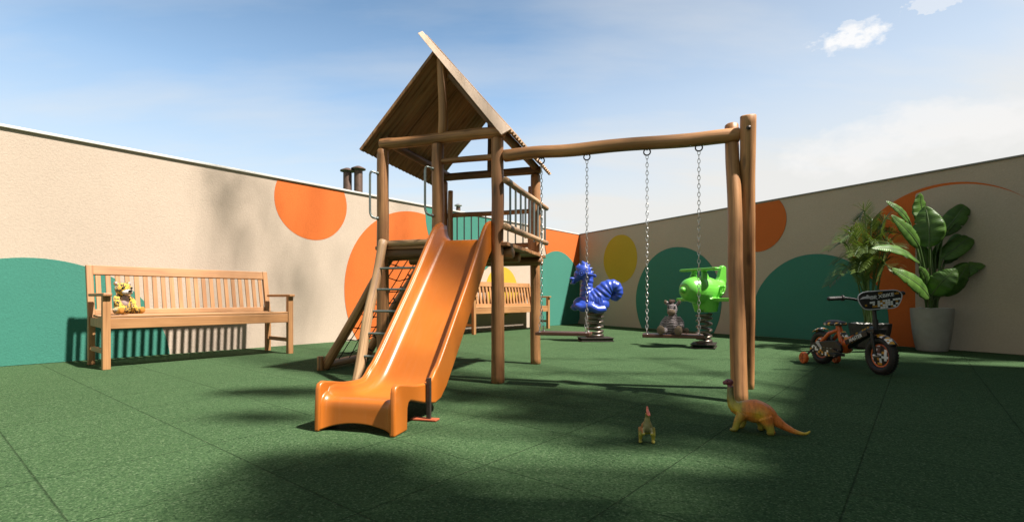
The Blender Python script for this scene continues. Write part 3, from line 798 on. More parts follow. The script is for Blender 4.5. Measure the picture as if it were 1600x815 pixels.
dp = G(1011, 692)
e = face(dp, (-.20, -.98), 'toy_dinosaur', 'small yellow-green toy dinosaur with a pink crest facing the camera', 'toy')
m = MB()
sp_ = bez([(.016, -.002, .128), (.012, .0, .112), (.012, .0, .096), (.004, 0, .076), (-.028, 0, .060), (-.065, -.002, .045), (-.105, -.008, .030), (-.140, -.014, .024)], 6)
m.tube(sp_, lerps([.0075, .0085, .013, .021, .024, .014, .007, .003], len(sp_)), 16)
m.ell((.010, 0, .074), (.018, .0195, .028)); m.ell((-.02, 0, .060), (.026, .024, .028))
m.ell((.020, .002, .131), (.011, .008, .009)); m.tube([(.022, .003, .130), (.038, .007, .121)], [.008, .0055], 10); m.tube([(.014, .001, .136), (.002, .0, .154)], [.0065, .0035], 8)
for s in (-1, 1):
    m.tube([(-.02, s * .018, .058), (-.006, s * .025, .034), (-.016, s * .026, .008)], [.017, .010, .0065], 10); m.ell((-.007, s * .026, .005), (.014, .008, .006))
    m.tube([(.018, s * .016, .066), (.026, s * .018, .052), (.036, s * .014, .044)], [.009, .0065, .006], 10)
def tint2(c):
    x, y, z = c; ol = V((.14, .125, .022)); ye = V((.32, .28, .04)); gr = V((.15, .14, .065)); pk = V((.50, .12, .08))
    b = ol.lerp(ye, smoothstep(.06, .03, z) * .7)
    if x > .0 and abs(y) < .02 and z > .05: b = gr.lerp(ol, smoothstep(.06, .12, z) * .6)
    if x > .022 and z < .05: b = ye
    if z > .122: b = pk if y > -.004 else ol
    if y < -.018 and z > .05: b = b.lerp(V((.35, .10, .03)), .6)
    return b
organic(m, 'body', 'dino', e, .002, 4, tint2)
m = MB(); m.ell((.022, .0085, .133), .0022, n=8, m=6); m.ell((.022, -.0055, .133), .0022, n=8, m=6); m.build('eye', 'eyeblack', e)

# ------------------------------------------------------------------ spring riders
def spring_base(e, r, z0, z1, turns, plate, rot=0):
    m = MB(); w, d, h = plate; rz = Matrix.Rotation(rot, 3, 'Z')
    m.box((0, 0, .008), (w, d, .012), rz); m.box((0, 0, h - .006), (w, d, .010), rz)
    for s in (-1, 1): m.box(rz @ V((0, s * (d / 2 - .02), h / 2)), (w - .02, .012, h - .02), rz)
    m.build('base_plate', 'darkmetal', e, smooth=0, bevel=.002)
    m = MB(); n = int(turns * 22)
    m.tube([V((r * math.cos(2 * math.pi * turns * k / n), r * math.sin(2 * math.pi * turns * k / n), z0 + (z1 - z0) * smoothstep(-.12, 1.12, k / n))) for k in range(n + 1)], .0165, 10)
    m.build('coil_spring', 'spring', e, smooth=60)
    m = MB(); m.lathe([(.01, z0 - .012), (r + .02, z0 - .012), (r + .02, z0 + .006), (.01, z0 + .006)], n=28); m.build('clamp', 'darkmetal', e)
S0 = V(((930 - 800) / F, 1, 0)) * 7.05
e = face(S0, (-.985, .17), 'seahorse_rider', 'glossy blue seahorse spring rider by the wall corner', 'spring rider', 1, 'spring riders near the shaded wall')
spring_base(e, .105, .065, .42, 6, (.46, .30, .055), .25)
kx = lambda px: (930 - px) * 7.05 / F * .99
kz = lambda py: H - (py - HY) * 7.05 / F
m = MB()
neck = bez([(kx(909), 0, kz(422)), (kx(918), 0, kz(432)), (kx(917), 0, kz(446)), (kx(918), 0, kz(460)), (kx(928), 0, kz(472))], 16)
rb_ = lerps([.085, .078, .082, .105, .15], len(neck)); m.tube(neck, [r * (1 + .06 * math.sin(i * 2 * math.pi / 7.2)) for i, r in enumerate(rb_)], 24)
tail = bez([(kx(926), 0, kz(470)), (kx(938), 0, kz(462)), (kx(949), 0, kz(450)), (kx(960), 0, kz(447)), (kx(966), 0, kz(456)), (kx(962), 0, kz(465)), (kx(955), 0, kz(462)), (kx(957), 0, kz(457))], 16)
rb_ = lerps([.15, .14, .115, .085, .065, .05, .035, .022], len(tail)); m.tube(tail, [r * (1 + .045 * math.sin(i * 2 * math.pi / 7.2)) for i, r in enumerate(rb_)], 24)
m.ell((kx(912), 0, kz(423)), (.105, .085, .095)); m.ell((kx(906), 0, kz(428)), (.085, .07, .07))
m.tube([(kx(907), 0, kz(429)), (kx(899), 0, kz(436)), (kx(893), 0, kz(438.5))], [.072, .046, .056], 16); m.ell((kx(894), 0, kz(435)), (.045, .070, .022)); m.ell((kx(895), 0, kz(442)), (.038, .058, .020))
m.tube([(kx(911), 0, kz(418)), (kx(913), 0, kz(412)), (kx(909), 0, kz(407.5))], [.06, .045, .010], 12); m.tube([(kx(904), 0, kz(424)), (kx(902), 0, kz(417)), (kx(906), 0, kz(411))], [.03, .028, .01], 10)
for k, (px, py) in enumerate(((916, 412), (920.5, 415), (924, 420), (926, 426), (926, 432), (924.5, 438), (924, 444))): m.tube([(kx(px - 5), 0, kz(py + 1)), (kx(px + 2), 0, kz(py - 2))], [.035, .008], 8)
for s in (-1, 1):
    m.tube([(kx(918), s * .05, kz(429)), (kx(931), s * .16, kz(431))], [.026, .017], 10)                     # grab pegs
    m.ell((kx(908.5), s * .068, kz(427)), (.032, .018, .032))
    m.ell((kx(936), s * .05, kz(465)), (.15, .08, .09))
    for k in range(6): m.tube(bez([(kx(921 + k * 3.2), s * .05, kz(455 - k * .4)), (kx(921 + k * 3.6), s * .125, kz(464)), (kx(920 + k * 4.0), s * .14, kz(473))], 5), .016, 8)
# wavy skirt the rider sits on
m.ell((kx(922), 0, kz(477)), (.24, .16, .095)); m.ell((kx(938), 0, kz(475)), (.13, .16, .11))
m.tube(bez([(kx(915), 0, kz(474)), (kx(905), 0, kz(474)), (kx(898), 0, kz(479)), (kx(893), 0, kz(477))], 6), lerps([.10, .09, .06, .03], 19), 18)
for s in (-1, 1):
    m.tube(bez([(kx(900), s * .11, kz(476)), (kx(911), s * .15, kz(481)), (kx(922), s * .16, kz(478)), (kx(933), s * .16, kz(483)), (kx(946), s * .12, kz(482))], 6), lerps([.035, .055, .06, .055, .04], 25), 14)
organic(m, 'body', 'blue', e, .0075, 4)
for s in (-1, 1):
    m = MB(); m.tube([(kx(908.5) + .03 * math.cos(a), s * .080, kz(427) + .03 * math.sin(a)) for a in (2 * math.pi * k / 20 for k in range(20))], .007, 8, closed=True); m.ell((kx(908.5), s * .082, kz(427)), (.013, .010, .013)); m.build('eye', 'blue', e)

S1 = V(((1100 - 800) / F, 1, 0)) * 6.12
e = face(S1, (-.89, -.46), 'plane_rider', 'lime green aeroplane spring rider in front of the shaded teal circle', 'spring rider', 1, 'spring riders near the shaded wall')
spring_base(e, .082, .065, .42, 5.5, (.42, .28, .055), math.atan2(.0, 1) + math.atan2(.6, -.8) * -1)
m = MB(); pz = lambda py: H - (py - HY) * 6.12 / F
fus = [(.335, pz(453)), (.325, pz(453)), (.27, pz(453)), (.14, pz(453)), (.02, pz(453)), (-.12, pz(453)), (-.24, pz(450)), (-.32, pz(446))]
fp = bez([(x, 0, z) for x, z in fus], 6); m.tube(fp, lerps([.045, .085, .135, .168, .175, .15, .105, .05], len(fp)), 26)
m.ell((.358, 0, pz(453)), .036); m.ell((-.27, 0, pz(448)), (.085, .075, .09))
m.prism([(-.16, -.03, pz(445)), (-.24, -.026, pz(432)), (-.275, -.024, pz(416)), (-.31, -.022, pz(413)), (-.36, -.022, pz(416)), (-.365, -.025, pz(440)), (-.33, -.03, pz(452))], (0, .055, 0))
m.box((-.05, 0, pz(468)), (.17, .84, .040)); m.tube([(-.05, -.42, pz(468)), (-.05, .42, pz(468))], [.0225, .0225], 10)
for s in (-1, 1): m.ell((-.05, s * .40, pz(468)), (.085, .045, .020))
m.box((.08, 0, pz(421.5)), (.10, .54, .034))
for s in (-1, 1): m.ell((.08, s * .27, pz(421.5)), (.05, .03, .017))
for s in (-1, 1):
    m.prism([(.15, s * .10 - .016, pz(437)), (.02, s * .10 - .016, pz(437)), (.06, s * .065 - .016, pz(420)), (.11, s * .065 - .016, pz(420))], (0, .032, 0))
# tapered leg well below the wings
for s in (-1, 1):
    m.tube([(-.02, s * .07, pz(466)), (-.03, s * .075, pz(487))], [.12, .075], 18)
m.tube([(-.02, 0, pz(462)), (-.02, 0, pz(484))], [.15, .085], 20)
for s in (-1, 1): m.tube([(-.10, s * .10, pz(450)), (-.11, s * .22, pz(448))], [.022, .018], 10)
organic(m, 'body', 'green', e, .007, 7)
for s in (-1, 1):
    m = MB(); m.tube([V((-.135 + .035 * math.cos(a), s * .150, pz(454) + .035 * math.sin(a))) for a in (2 * math.pi * k / 20 for k in range(20))], .007, 8, closed=True); m.build('porthole_ring', 'green', e)

# ------------------------------------------------------------------ kids' bicycle
rear = G(1285, 567.5); front = G(1377, 585)
hd = (front - rear); WB = hd.length
e = face(rear, hd, 'kids_bicycle', 'small black and orange kids bicycle with training wheels and chequered plate', 'bicycle')
def wheel(x, r, rt, name='wheel'):
    w = empty(name, (x, 0, r)); w.parent = e
    m = MB(); n = 48
    m.tube([((r - rt) * math.cos(a), 0, (r - rt) * math.sin(a)) for a in (2 * math.pi * k / n for k in range(n))], rt, 12, closed=True)
    for k in range(40):
        a = 2 * math.pi * k / 40; rotm = Matrix.Rotation(-a, 3, 'Y')
        for s in (-1, 1): m.box(rotm @ V((r - .002, s * .010, 0)), (.006, .014, .010), rotm)
    m.build('tyre', 'rubber', w, smooth=60)
    m = MB(); rr_ = r - 2 * rt - .003
    m.tube([(rr_ * math.cos(a), 0, rr_ * math.sin(a)) for a in (2 * math.pi * k / n for k in range(n))], .0125, 8, closed=True, flat=1); m.build('rim', 'orange_enamel', w)
    m = MB()
    for s in (-1, 1):
        ring = [(0, s * .006, 0)]
        poly = [(rr_ * .92 * math.cos(2 * math.pi * k / 40), s * .010, rr_ * .92 * math.sin(2 * math.pi * k / 40)) for k in range(40)]
        m.add([(0, s * .022, 0)] + poly, [(0, 1 + k, 1 + (k + 1) % 40) for k in range(40)])
    m.build('wheel_disc', 'check', w, smooth=0)
    m = MB(); m.tube([(0, -.055, 0), (0, .055, 0)], .011, 10); m.ell((0, -.058, 0), .014, n=8, m=6); m.ell((0, .058, 0), .014, n=8, m=6); m.build('axle', 'galv', w)
    return w
WR = .150
wheel(0, WR, .027); wheel(WB, WR, .030)
for s, x in ((-1, -.035), (1, -.035)):
    w = empty('training_wheel', (x, s * .155, .052)); w.parent = e
    m = MB(); m.lathe([(.01, -.016), (.045, -.018), (.052, -.012), (.052, .012), (.045, .018), (.01, .016)], n=28)
    for i, q in enumerate(m.v): m.v[i] = V((q.x, q.z, q.y))
    m.build('rim', 'orange_enamel', w)
    m = MB()
    for k in range(5):
        a = 2 * math.pi * k / 5; m.box((.026 * math.cos(a), 0, .026 * math.sin(a)), (.026, .042, .006), Matrix.Rotation(-a, 3, 'Y'))
    m.ell((0, 0, 0), (.012, .024, .012), n=10, m=6); m.build('hub', 'redplate', w, smooth=0)
    m = MB(); m.bar((0, 0, 0), (.03, -s * .09, .105), .012, .016); m.build('bracket', 'darkmetal', w, smooth=0)
m = MB()
bbx = WB * .40; bbz = .155
m.tube(bez([(WB - .045, 0, .350), (WB - .15, 0, .315), (bbx + .02, 0, .185)], 6), [.030] * 13, 14, flat=1.3)
m.build('down_tube', 'black', e)
m = MB(); m.tube([(bbx + .13, 0, .262), (bbx + .06, 0, .222), (bbx, 0, bbz)], [.034, .042, .046], 14); m.tube([(bbx, 0, bbz), (bbx - .065, 0, .36)], .024, 12)
for s in (-1, 1):
    m.tube([(bbx - .05, s * .012, .325), (bbx - .12, s * .045, .29), (0.02, s * .048, .175)], .016, 10)
    m.tube([(bbx, s * .03, bbz), (0, s * .048, WR)], .011, 10)
m.tube([(bbx, -.05, bbz), (bbx, .05, bbz)], .03, 14); m.build('frame', 'orange_enamel', e)
m = MB(); m.tube([(WB - .048, 0, .30), (WB - .062, 0, .43)], .021, 14); m.tube([(WB - .062, 0, .43), (WB - .074, 0, .53)], .014, 12); m.box((WB - .073, 0, .525), (.05, .05, .04)); m.build('head_tube', 'black', e)
m = MB()
for s in (-1, 1): m.tube(bez([(WB - .045, s * .02, .345), (WB - .035, s * .048, .32), (WB, s * .048, WR)], 6), .0125, 10)
m.box((WB - .042, 0, .340), (.06, .11, .03)); m.build('fork', 'black', e, bevel=.004)
m = MB()
def fend(c, r, a0, a1, wd):
    def fn(u, v):
        a = a0 + (a1 - a0) * u; q = (v - .5) * 2; rr_ = r - .018 * q * q
        return V((c[0] + rr_ * math.cos(a), q * wd, c[1] + rr_ * math.sin(a)))
    m.grid(fn, 18, 8)
fend((WB, WR), WR + .016, R(35), R(125), .036); m.build('front_fender', 'check', e, solid=.004)
m = MB(); fend((0, WR), WR + .03, R(75), R(130), .034); m.build('rear_fender', 'check', e, solid=.004)
# saddle
m = MB(); sx_ = bbx - .085; sz = .385
m.ell((sx_ - .05, 0, sz), (.055, .062, .026)); m.ell((sx_ + .045, 0, sz), (.075, .026, .020)); m.ell((sx_ - .01, 0, sz + .002), (.07, .045, .024))
organic(m, 'saddle', 'black', e, .005, 4)
m = MB()
m.tube([(sx_ - .10, 0, sz - .012), (sx_ - .075, .056, sz - .012), (sx_ - .02, .050, sz - .012), (sx_ + .05, .027, sz - .010), (sx_ + .115, 0, sz - .008), (sx_ + .05, -.027, sz - .010), (sx_ - .02, -.050, sz - .012), (sx_ - .075, -.056, sz - .012)], .014, 8, closed=True); m.build('saddle_trim', 'check', e)
# chain guard with crank and pedals (the bicycle's right-hand side faces the camera)
m = MB()
pg = [(-.06, .14), (-.045, .175), (.02, .20), (bbx - .08, .228), (bbx + .01, .235), (bbx + .065, .20), (bbx + .075, .155), (bbx + .05, .11), (bbx, .09), (bbx - .10, .085), (.0, .105), (-.05, .115)]
m.prism([(x, -.085, z) for x, z in pg], (0, .026, 0)); m.build('chain_guard', 'black', e, smooth=0, bevel=.006)
m = MB(); m.prism([(x, -.0885, z) for x, z in [(-.05, .118), (-.04, .155), (.0, .175), (.05, .162), (bbx - .05, .165), (bbx + .045, .160), (bbx + .04, .12), (bbx, .097), (bbx - .10, .092), (.0, .111)]], (0, .003, 0)); m.build('guard_print', 'check', e, smooth=0)
m = MB(); m.prism([(x, -.0885, z) for x, z in [(.03, .197), (.075, .205), (.115, .160), (.085, .157)]], (0, .003, 0)); m.build('guard_print', 'grey_print', e, smooth=0)
m = MB(); m.bar((bbx, -.10, bbz), (bbx + .10, -.10, bbz - .03), .014, .018); m.bar((bbx, .07, bbz), (bbx - .10, .07, bbz + .03), .014, .018); m.tube([(bbx, -.10, bbz), (bbx, .075, bbz)], .012, 10); m.build('crank', 'darkmetal', e, smooth=0)
for s, px_, z in ((-1, bbx + .10, bbz - .03), (1, bbx - .10, bbz + .03)):
    m = MB(); y = s * .135
    for q in (-1, 1): m.box((px_ + q * .032, y, z), (.014, .085, .024)); m.box((px_, y + q * .036, z), (.06, .012, .022))
    m.build('pedal', 'rubber', e, smooth=0, bevel=.003)
# handlebar, rolled a little
hbx, hbz = WB - .074, .545
hbe = empty('handlebar', (hbx, 0, hbz)); hbe.parent = e; hbe.rotation_euler = (R(4), 0, R(2))
m = MB(); m.tube(bez([(-.07, .30, .075), (-.06, .20, .072), (-.02, .12, .05), (0, .05, 0), (0, 0, -.005), (0, -.05, 0), (-.02, -.12, .05), (-.06, -.20, .072), (-.07, -.30, .075)], 6), .0105, 10); m.build('bar', 'black', hbe)
for s in (-1, 1):
    m = MB(); m.tube([(-.062, s * .215, .073), (-.066, s * .26, .074), (-.07, s * .325, .0755)], [.016, .0165, .017], 12); m.tube([(-.062, s * .21, .073), (-.063, s * .222, .073)], .024, 14); m.ell((-.07, s * .325, .0755), .018, n=10, m=6); m.build('grip', 'rubber', hbe)
# chequered number plate on the handlebar
pl = empty('plate', (.055, 0, .045)); pl.parent = hbe; pl.rotation_euler = (R(90), 0, R(90) - R(12))
# plate local: x right as seen from the front, y up, z towards the viewer
outline = bez([(-.155, .045), (-.162, .018), (-.150, -.02), (-.125, -.058), (-.085, -.072), (.0, -.072), (.085, -.072), (.125, -.058), (.150, -.02), (.162, .018), (.155, .045), (.12, .066), (.05, .070), (-.05, .070), (-.12, .066), (-.155, .045)] and
              [V((x, y, 0)) for x, y in [(-.155, .045), (-.162, .018), (-.150, -.02), (-.125, -.058), (-.085, -.072), (.0, -.072), (.085, -.072), (.125, -.058), (.150, -.02), (.162, .018), (.155, .045), (.12, .066), (.05, .070), (-.05, .070), (-.12, .066), (-.155, .045)]], 4)[:-1]
m = MB(); m.prism(outline, (0, 0, .008)); m.build('panel', 'black', pl, smooth=0)
m = MB(); m.tube([p + V((0, 0, .009)) for p in outline], .004, 8, closed=True); m.build('edge', 'grey_print', pl)
def inside(x, y):
    c = False
    for i in range(len(outline)):
        a, b = outline[i], outline[i - 1]
        if (a.y > y) != (b.y > y) and x < (b.x - a.x) * (y - a.y) / (b.y - a.y) + a.x: c = not c
    return c
mw, mo = MB(), MB()
for i in range(-9, 9):
    for j in range(-5, 2):
        x, y = i * .019 + .009, j * .0165 + .004 + i * .0016
        lim = -.012 + .0017 * i
        if y > lim + .011 or not all(inside(x + a, y + b) for a in (-.011, .011) for b in (-.010, .010)): continue
        q = rnd.random()
        if q < .50: mw.box((x, y, .0092), (.017 + rnd.uniform(-.003, .003), .0145, .002))
        elif q < .80: mo.box((x, y, .0092), (.017 + rnd.uniform(-.003, .003), .0145, .002))
for x, y in ((.005, .052), (.125, .042)):
    mc = MB(); mc.prism([(x - .014, y - .008, .0085), (x + .014, y - .005, .0085), (x + .017, y + .010, .0085), (x + .007, y + .004, .0085), (x + .001, y + .012, .0085), (x - .006, y + .003, .0085), (x - .016, y + .008, .0085)], (0, 0, .002)); mc.build('crown_print', 'amber', pl, smooth=0)
mw.build('chequer_pattern', 'white_print', pl, smooth=0)
mo.build('chequer_pattern', 'amber', pl, smooth=0)
m = MB(); m.prism([(x, y, .0085) for x, y in [(-.15, .012), (-.125, .03), (-.10, .034), (-.092, .047), (-.078, .035), (-.05, .03), (-.02, .012), (-.015, .004), (-.05, .017), (-.085, .014), (-.115, .016)]], (0, 0, .002)); m.build('fish_print', 'grey_print', pl, smooth=0)
def text(s, size, mat, parent, loc, rot, name, ext=.001, sx=1.0):
    c = bpy.data.curves.new(name, 'FONT'); c.body = s; c.size = size; c.extrude = ext; c.align_x = 'CENTER'; c.align_y = 'CENTER'; c.offset = size * .012
    o = bpy.data.objects.new('tmp', c); COL.objects.link(o)
    dg = bpy.context.evaluated_depsgraph_get(); dg.update(); me = bpy.data.meshes.new_from_object(o.evaluated_get(dg)); bpy.data.objects.remove(o)
    me.materials.clear(); me.materials.append(M[mat]); o = bpy.data.objects.new(name, me); COL.objects.link(o); o.parent = parent
    o.location = loc; o.rotation_euler = rot; o.scale = (sx, 1, 1); return o
text('GP XBIKE', .038, 'white_print', pl, (.014, .027, .0095), (0, 0, R(6)), 'lettering', .001, 1.15)
dtd = math.atan2(.345 - .185, (WB - .115) - (bbx + .02))
m = MB(); m.bar((bbx + .07, -.040, .222), (WB - .10, -.040, .322), .002, .040, (0, 0, 1)); 
lp = empty('frame_print', (0, 0, 0)); lp.parent = e
m.build('decal_panel', 'black', lp, smooth=0)
text('MASTER', .042, 'white_print', lp, ((bbx + WB - .03) / 2, -.0425, .272), (R(90), -math.atan2(.100, WB - .17 - bbx), 0), 'lettering', .001)
m = MB()
for k in range(9):
    u = rnd.uniform(.02, .98); a = V((bbx + .03, -.036, .205)); b = V((WB - .07, -.036, .345)); p = a.lerp(b, u) + V((0, 0, rnd.choice((-.022, .03))))
    m.box(p, (.018, .006, .012), Matrix.Rotation(-dtd, 3, 'Y'))
m.build('decal_pattern', 'amber', e, smooth=0)
m = MB(); m.tube([(bbx - .01, -.0, .30), (bbx + .06, -.0, .235)], .024, 10); m.build('printed_gusset', 'check', e)

# ------------------------------------------------------------------ potted plants
def pebbles(e, z, r, n):
    m = MB()
    for k in range(n):
        a = rnd.uniform(0, 6.28); q = r * math.sqrt(rnd.random())
        m.ell((q * math.cos(a), q * math.sin(a), z + rnd.uniform(-.004, .010)), (rnd.uniform(.010, .02), rnd.uniform(.010, .018), rnd.uniform(.008, .014)), Matrix.Rotation(rnd.uniform(0, 3), 3, 'Z'), 8, 6)
    o = m.build('pebbles', 'pebble', e); o['kind'] = 'stuff'
PB = V(((1456 - 800) / F, 1, 0)) * 5.72
e = empty('bird_of_paradise_plant', PB, 0, 'broad-leaved green plant in a tall grey concrete pot', 'potted plant', None)
m = MB(); pz_ = lambda py: H - (py - HY) * 5.72 / F
ph = pz_(481)
m.lathe([(.02, 0), (.132, 0), (.145, .012), (.166, .12), (.184, .26), (.195, .40), (.199, ph - .012), (.197, ph), (.182, ph), (.176, ph - .03), (.02, ph - .035)], n=56); m.build('pot', 'concrete', e, smooth=35)
pebbles(e, ph - .014, .168, 150)
def L3(px, py, dy=0):                                         # local point of the plant, dy = further away
    Y = 5.72 + dy; w = at(px, py, Y); return w - PB
def broadleaf(b, t, wid, nh, sag=.0, fold=.25, tears=2, stem_from=None):
    """blade from b to t, facing nh; midrib fold, drooping edges, split edge"""
    b, t = V(b), V(t); d = t - b; L = d.length; ax = d.normalized(); nh = V(nh); nn = (nh - ax * nh.dot(ax)).normalized(); side = ax.cross(nn)
    tr = sorted(rnd.uniform(.25, .85) for _ in range(tears)); sd = [rnd.choice((-1, 1)) for _ in tr]
    ph_ = rnd.uniform(0, 9); bend = rnd.uniform(-.05, .05)
    def prof(u): return (max(0, math.sin(math.pi * (u ** .82))) ** .62) * (1 - .18 * u)
    def fn(u, v):
        q = (v - .5) * 2; w = wid / 2 * prof(u)
        for k, s in zip(tr, sd):
            if q * s > .35: w *= 1 - .30 * math.exp(-((u - k) / .012) ** 2) * ((abs(q) - .35) / .65)
        c = b + d * u + nn * (math.sin(math.pi * u) * sag) + V((0, 0, -abs(sag) * .5 * u * u)) + side * (math.sin(math.pi * u) * bend * L)
        und = .014 * wid * math.sin(u * 31 + ph_ + (2 if q > 0 else 0)) * abs(q)
        return c + side * (q * w) + nn * (-(fold * .9 * w) * (1 - abs(q) * .25) * -abs(q) + und - .3 * w * q * q)
    off = V((0, rnd.uniform(0, 9), 0))
    m = MB(); m.grid(fn, 56, 14, lambda u, v: V(((v - .5) * wid * prof(u), 0, u * L)) + off)
    m.build('leaf', 'banana', e, smooth=80, solid=.002, fix=False)
    mid = [fn(u / 10, .5) for u in range(10)]
    root = stem_from or V((rnd.uniform(-.05, .05), rnd.uniform(-.05, .05), ph - .03))
    p = bez([root, root.lerp(b, .55) + V((0, 0, .05)), b], 6) + mid[1:]
    mm = MB(); mm.tube(p, lerps([.014, .011, .0095, .008, .004], len(p)), 8); mm.build('stalk', 'stem', e)
CAMD = V((-.75, -.66, .1))
broadleaf(L3(1452, 386, -.12), L3(1446, 320, -.06), .315, (-.6, -.75, .15), .03, .2, 1)
broadleaf(L3(1450, 352, .10), L3(1438, 299, .12), .30, (.25, -.9, .35), -.03, .2, 0)
broadleaf(L3(1437, 386, -.15), L3(1392, 333, -.25), .185, (-.35, -.8, .5), .04, .3, 2)
broadleaf(L3(1422, 348, .06), L3(1384, 312, .02), .13, (-.2, -.8, .55), .03, .3, 1)
broadleaf(L3(1436, 410, -.20), L3(1362, 383, -.42), .185, (-.2, -.75, .65), .06, .3, 2)
broadleaf(L3(1452, 464, -.2), L3(1393, 415, -.38), .23, (-.35, -.8, .5), .06, .25, 2)
broadleaf(L3(1472, 368, -.02), L3(1512, 312, .02), .235, (-.5, -.8, .25), .05, .3, 2)
broadleaf(L3(1462, 400, .05), L3(1497, 342, -.12), .22, (.75, -.55, .1), -.03, .3, 1)
broadleaf(L3(1472, 405, -.05), L3(1522, 362, .0), .23, (-.3, -.75, .6), .05, .3, 2)
broadleaf(L3(1476, 412, .02), L3(1512, 380, -.1), .19, (.4, -.75, -.3), .02, .3, 1)
broadleaf(L3(1456, 460, -.16), L3(1494, 416, -.30), .27, (-.35, -.8, .5), .05, .25, 2)
broadleaf(L3(1474, 462, -.1), L3(1512, 408, -.18), .24, (.2, -.8, .5), .05, .3, 2)
broadleaf(L3(1447, 420, .08), L3(1436, 378, .14), .17, (-.2, -.9, .1), .02, .2, 1)
broadleaf(L3(1462, 420, .10), L3(1466, 380, .14), .17, (.2, -.9, .2), .02, .2, 1)
broadleaf(L3(1480, 395, .1), L3(1530, 345, .0), .22, (-.3, -.75, .6), .05, .3, 2)
broadleaf(L3(1486, 440, .0), L3(1540, 408, -.15), .22, (-.1, -.7, .7), .07, .3, 2)
broadleaf(L3(1447, 452, -.12), L3(1436, 415, -.3), .15, (-.3, -.8, .4), .02, .25, 1)

PA_Y = 6.0
PA = V(((1359 - 800) / F, 1, 0)) * PA_Y
e = empty('areca_palm', PA, 0, 'feathery palm in a low dark pot behind the bicycle', 'potted plant', None)
m = MB(); ph2 = H - (505 - HY) * PA_Y / F
m.lathe([(.02, 0), (.15, 0), (.175, .02), (.212, ph2 - .05), (.218, ph2), (.202, ph2), (.196, ph2 - .03), (.02, ph2 - .03)], n=48); m.build('pot', 'darkpot', e, smooth=35)
pebbles(e, ph2 - .008, .188, 150)
def frond(px, py, dy, hi, w=.165):
    tip = at(px, py, PA_Y + dy) - PA
    root = V((rnd.uniform(-.06, .06), rnd.uniform(-.05, .05), ph2 - .02)); 
    mid = root.lerp(tip, .55); mid.z = max(mid.z, root.z + (tip.z - root.z) * hi) + .04
    p1 = root.lerp(mid, .5) + V((0, 0, .13))
    path = bez([root, p1, mid, tip], 14); nP = len(path)
    m = MB(); m.tube(path, lerps([.010, .008, .006, .002], nP), 6); m.build('stalk', 'stem', e)
    m = MB(); st = int(nP * .34)
    for i in range(st, nP - 1):
        for hlf in (0, .5) if i % 3 else (0,):
            t = (i + hlf - st) / (nP - 1 - st); c = path[i].lerp(path[min(nP - 1, i + 1)], hlf); ax = (path[min(nP - 1, i + 1)] - path[i - 1]).normalized()
            sd = ax.cross(V((0, 0, 1)));
            if sd.length < .05: sd = V((1, 0, 0))
            sd.normalize(); upv = sd.cross(ax)
            ln = w * (.45 + .75 * math.sin(math.pi * min(1, t * .85 + .12))) * rnd.uniform(.85, 1.1)
            for s in (-1, 1):
                dr = (sd * s * .80 + ax * (.65 + .5 * t) + upv * .38).normalized(); wv = dr.cross(upv).normalized() * .0042
                q = [c, c + dr * ln * .4, c + dr * ln * .75 + V((0, 0, -.05 * ln)), c + dr * ln + V((0, 0, -.22 * ln))]
                off = V((rnd.uniform(0, 5), 0, 0)); vs = []
                for k, (pt, kk) in enumerate(zip(q, (.5, 1, .75, .05))): vs += [pt - wv * kk, pt + wv * kk]
                m.add(vs, [(0, 1, 3, 2), (2, 3, 5, 4), (4, 5, 7, 6)], [v + off for v in vs])
    m.build('frond', 'palm', e, smooth=80, fix=False)
for a in ((1345, 338, .0, 1.0), (1317, 368, -.1, 1.0), (1312, 378, -.3, 1.05), (1295, 391, -.1, 1.05), (1296, 446, -.25, 1.35), (1313, 428, -.4, 1.2), (1396, 345, .0, .95), (1417, 370, -.1, 1.0),
          (1419, 404, -.15, 1.05), (1398, 425, -.4, 1.1), (1368, 352, .12, 1.0), (1335, 400, -.45, 1.1), (1375, 385, -.4, 1.05), (1330, 360, .1, 1.0), (1402, 385, -.3, 1.0), (1355, 395, -.5, 1.05), (1306, 410, .05, 1.1), (1383, 362, .1, 1.0), (1340, 425, -.5, 1.15)):
    frond(*a)

# ------------------------------------------------------------------ outside the frame, for their shade: an added house, trees with shaped crowns
def house():
    a = G(1185, 655); b = G(1238, 572); hh = 7.5  # added unseen block, placed so its roof edge casts the floor shade line
    dirn = (b - a).normalized(); nout = V((dirn.y, -dirn.x, 0)); up_ = V((-SUNK.x, -SUNK.y, 0)) * hh
    base = a + up_; s0, s1 = -6.0, (b - a).length + .9
    e = empty('shade_house', base + dirn * s0, math.atan2(dirn.y, dirn.x), 'unseen house block added to shade the right of the yard', 'building')
    L = s1 - s0; m = MB(); m.prism([(0, 0, 0), (L, 0, 0), (L, -5, 0), (0, -5, 0)], (0, 0, hh - .12)); m.build('wall_block', 'house', e, smooth=0)
    m = MB(); m.prism([(-.0, .0, 0), (L, .0, 0), (L, -5, 0), (0, -5, 0)], (0, 0, .12)); o = m.build('roof_slab', 'roofgrey', e, smooth=0); o.location = (0, 0, hh - .118)
    for fl in range(2):
        for k in range(4):
            w = empty('window', (1.2 + k * 2.0, .0, 1.1 + fl * 3.0)); w.parent = e
            m = MB(); m.box((0, .0, .7), (1.0, .06, 1.4)); m.build('pane', 'glass', w, smooth=0)
            m = MB()
            for sx in (-1, 1): m.box((sx * .53, .0, .7), (.06, .10, 1.52))
            m.box((0, 0, 1.43), (1.0, .10, .06)); m.box((0, .02, -.03), (1.0, .14, .06)); m.build('frame', 'coping', w, smooth=0)
house()
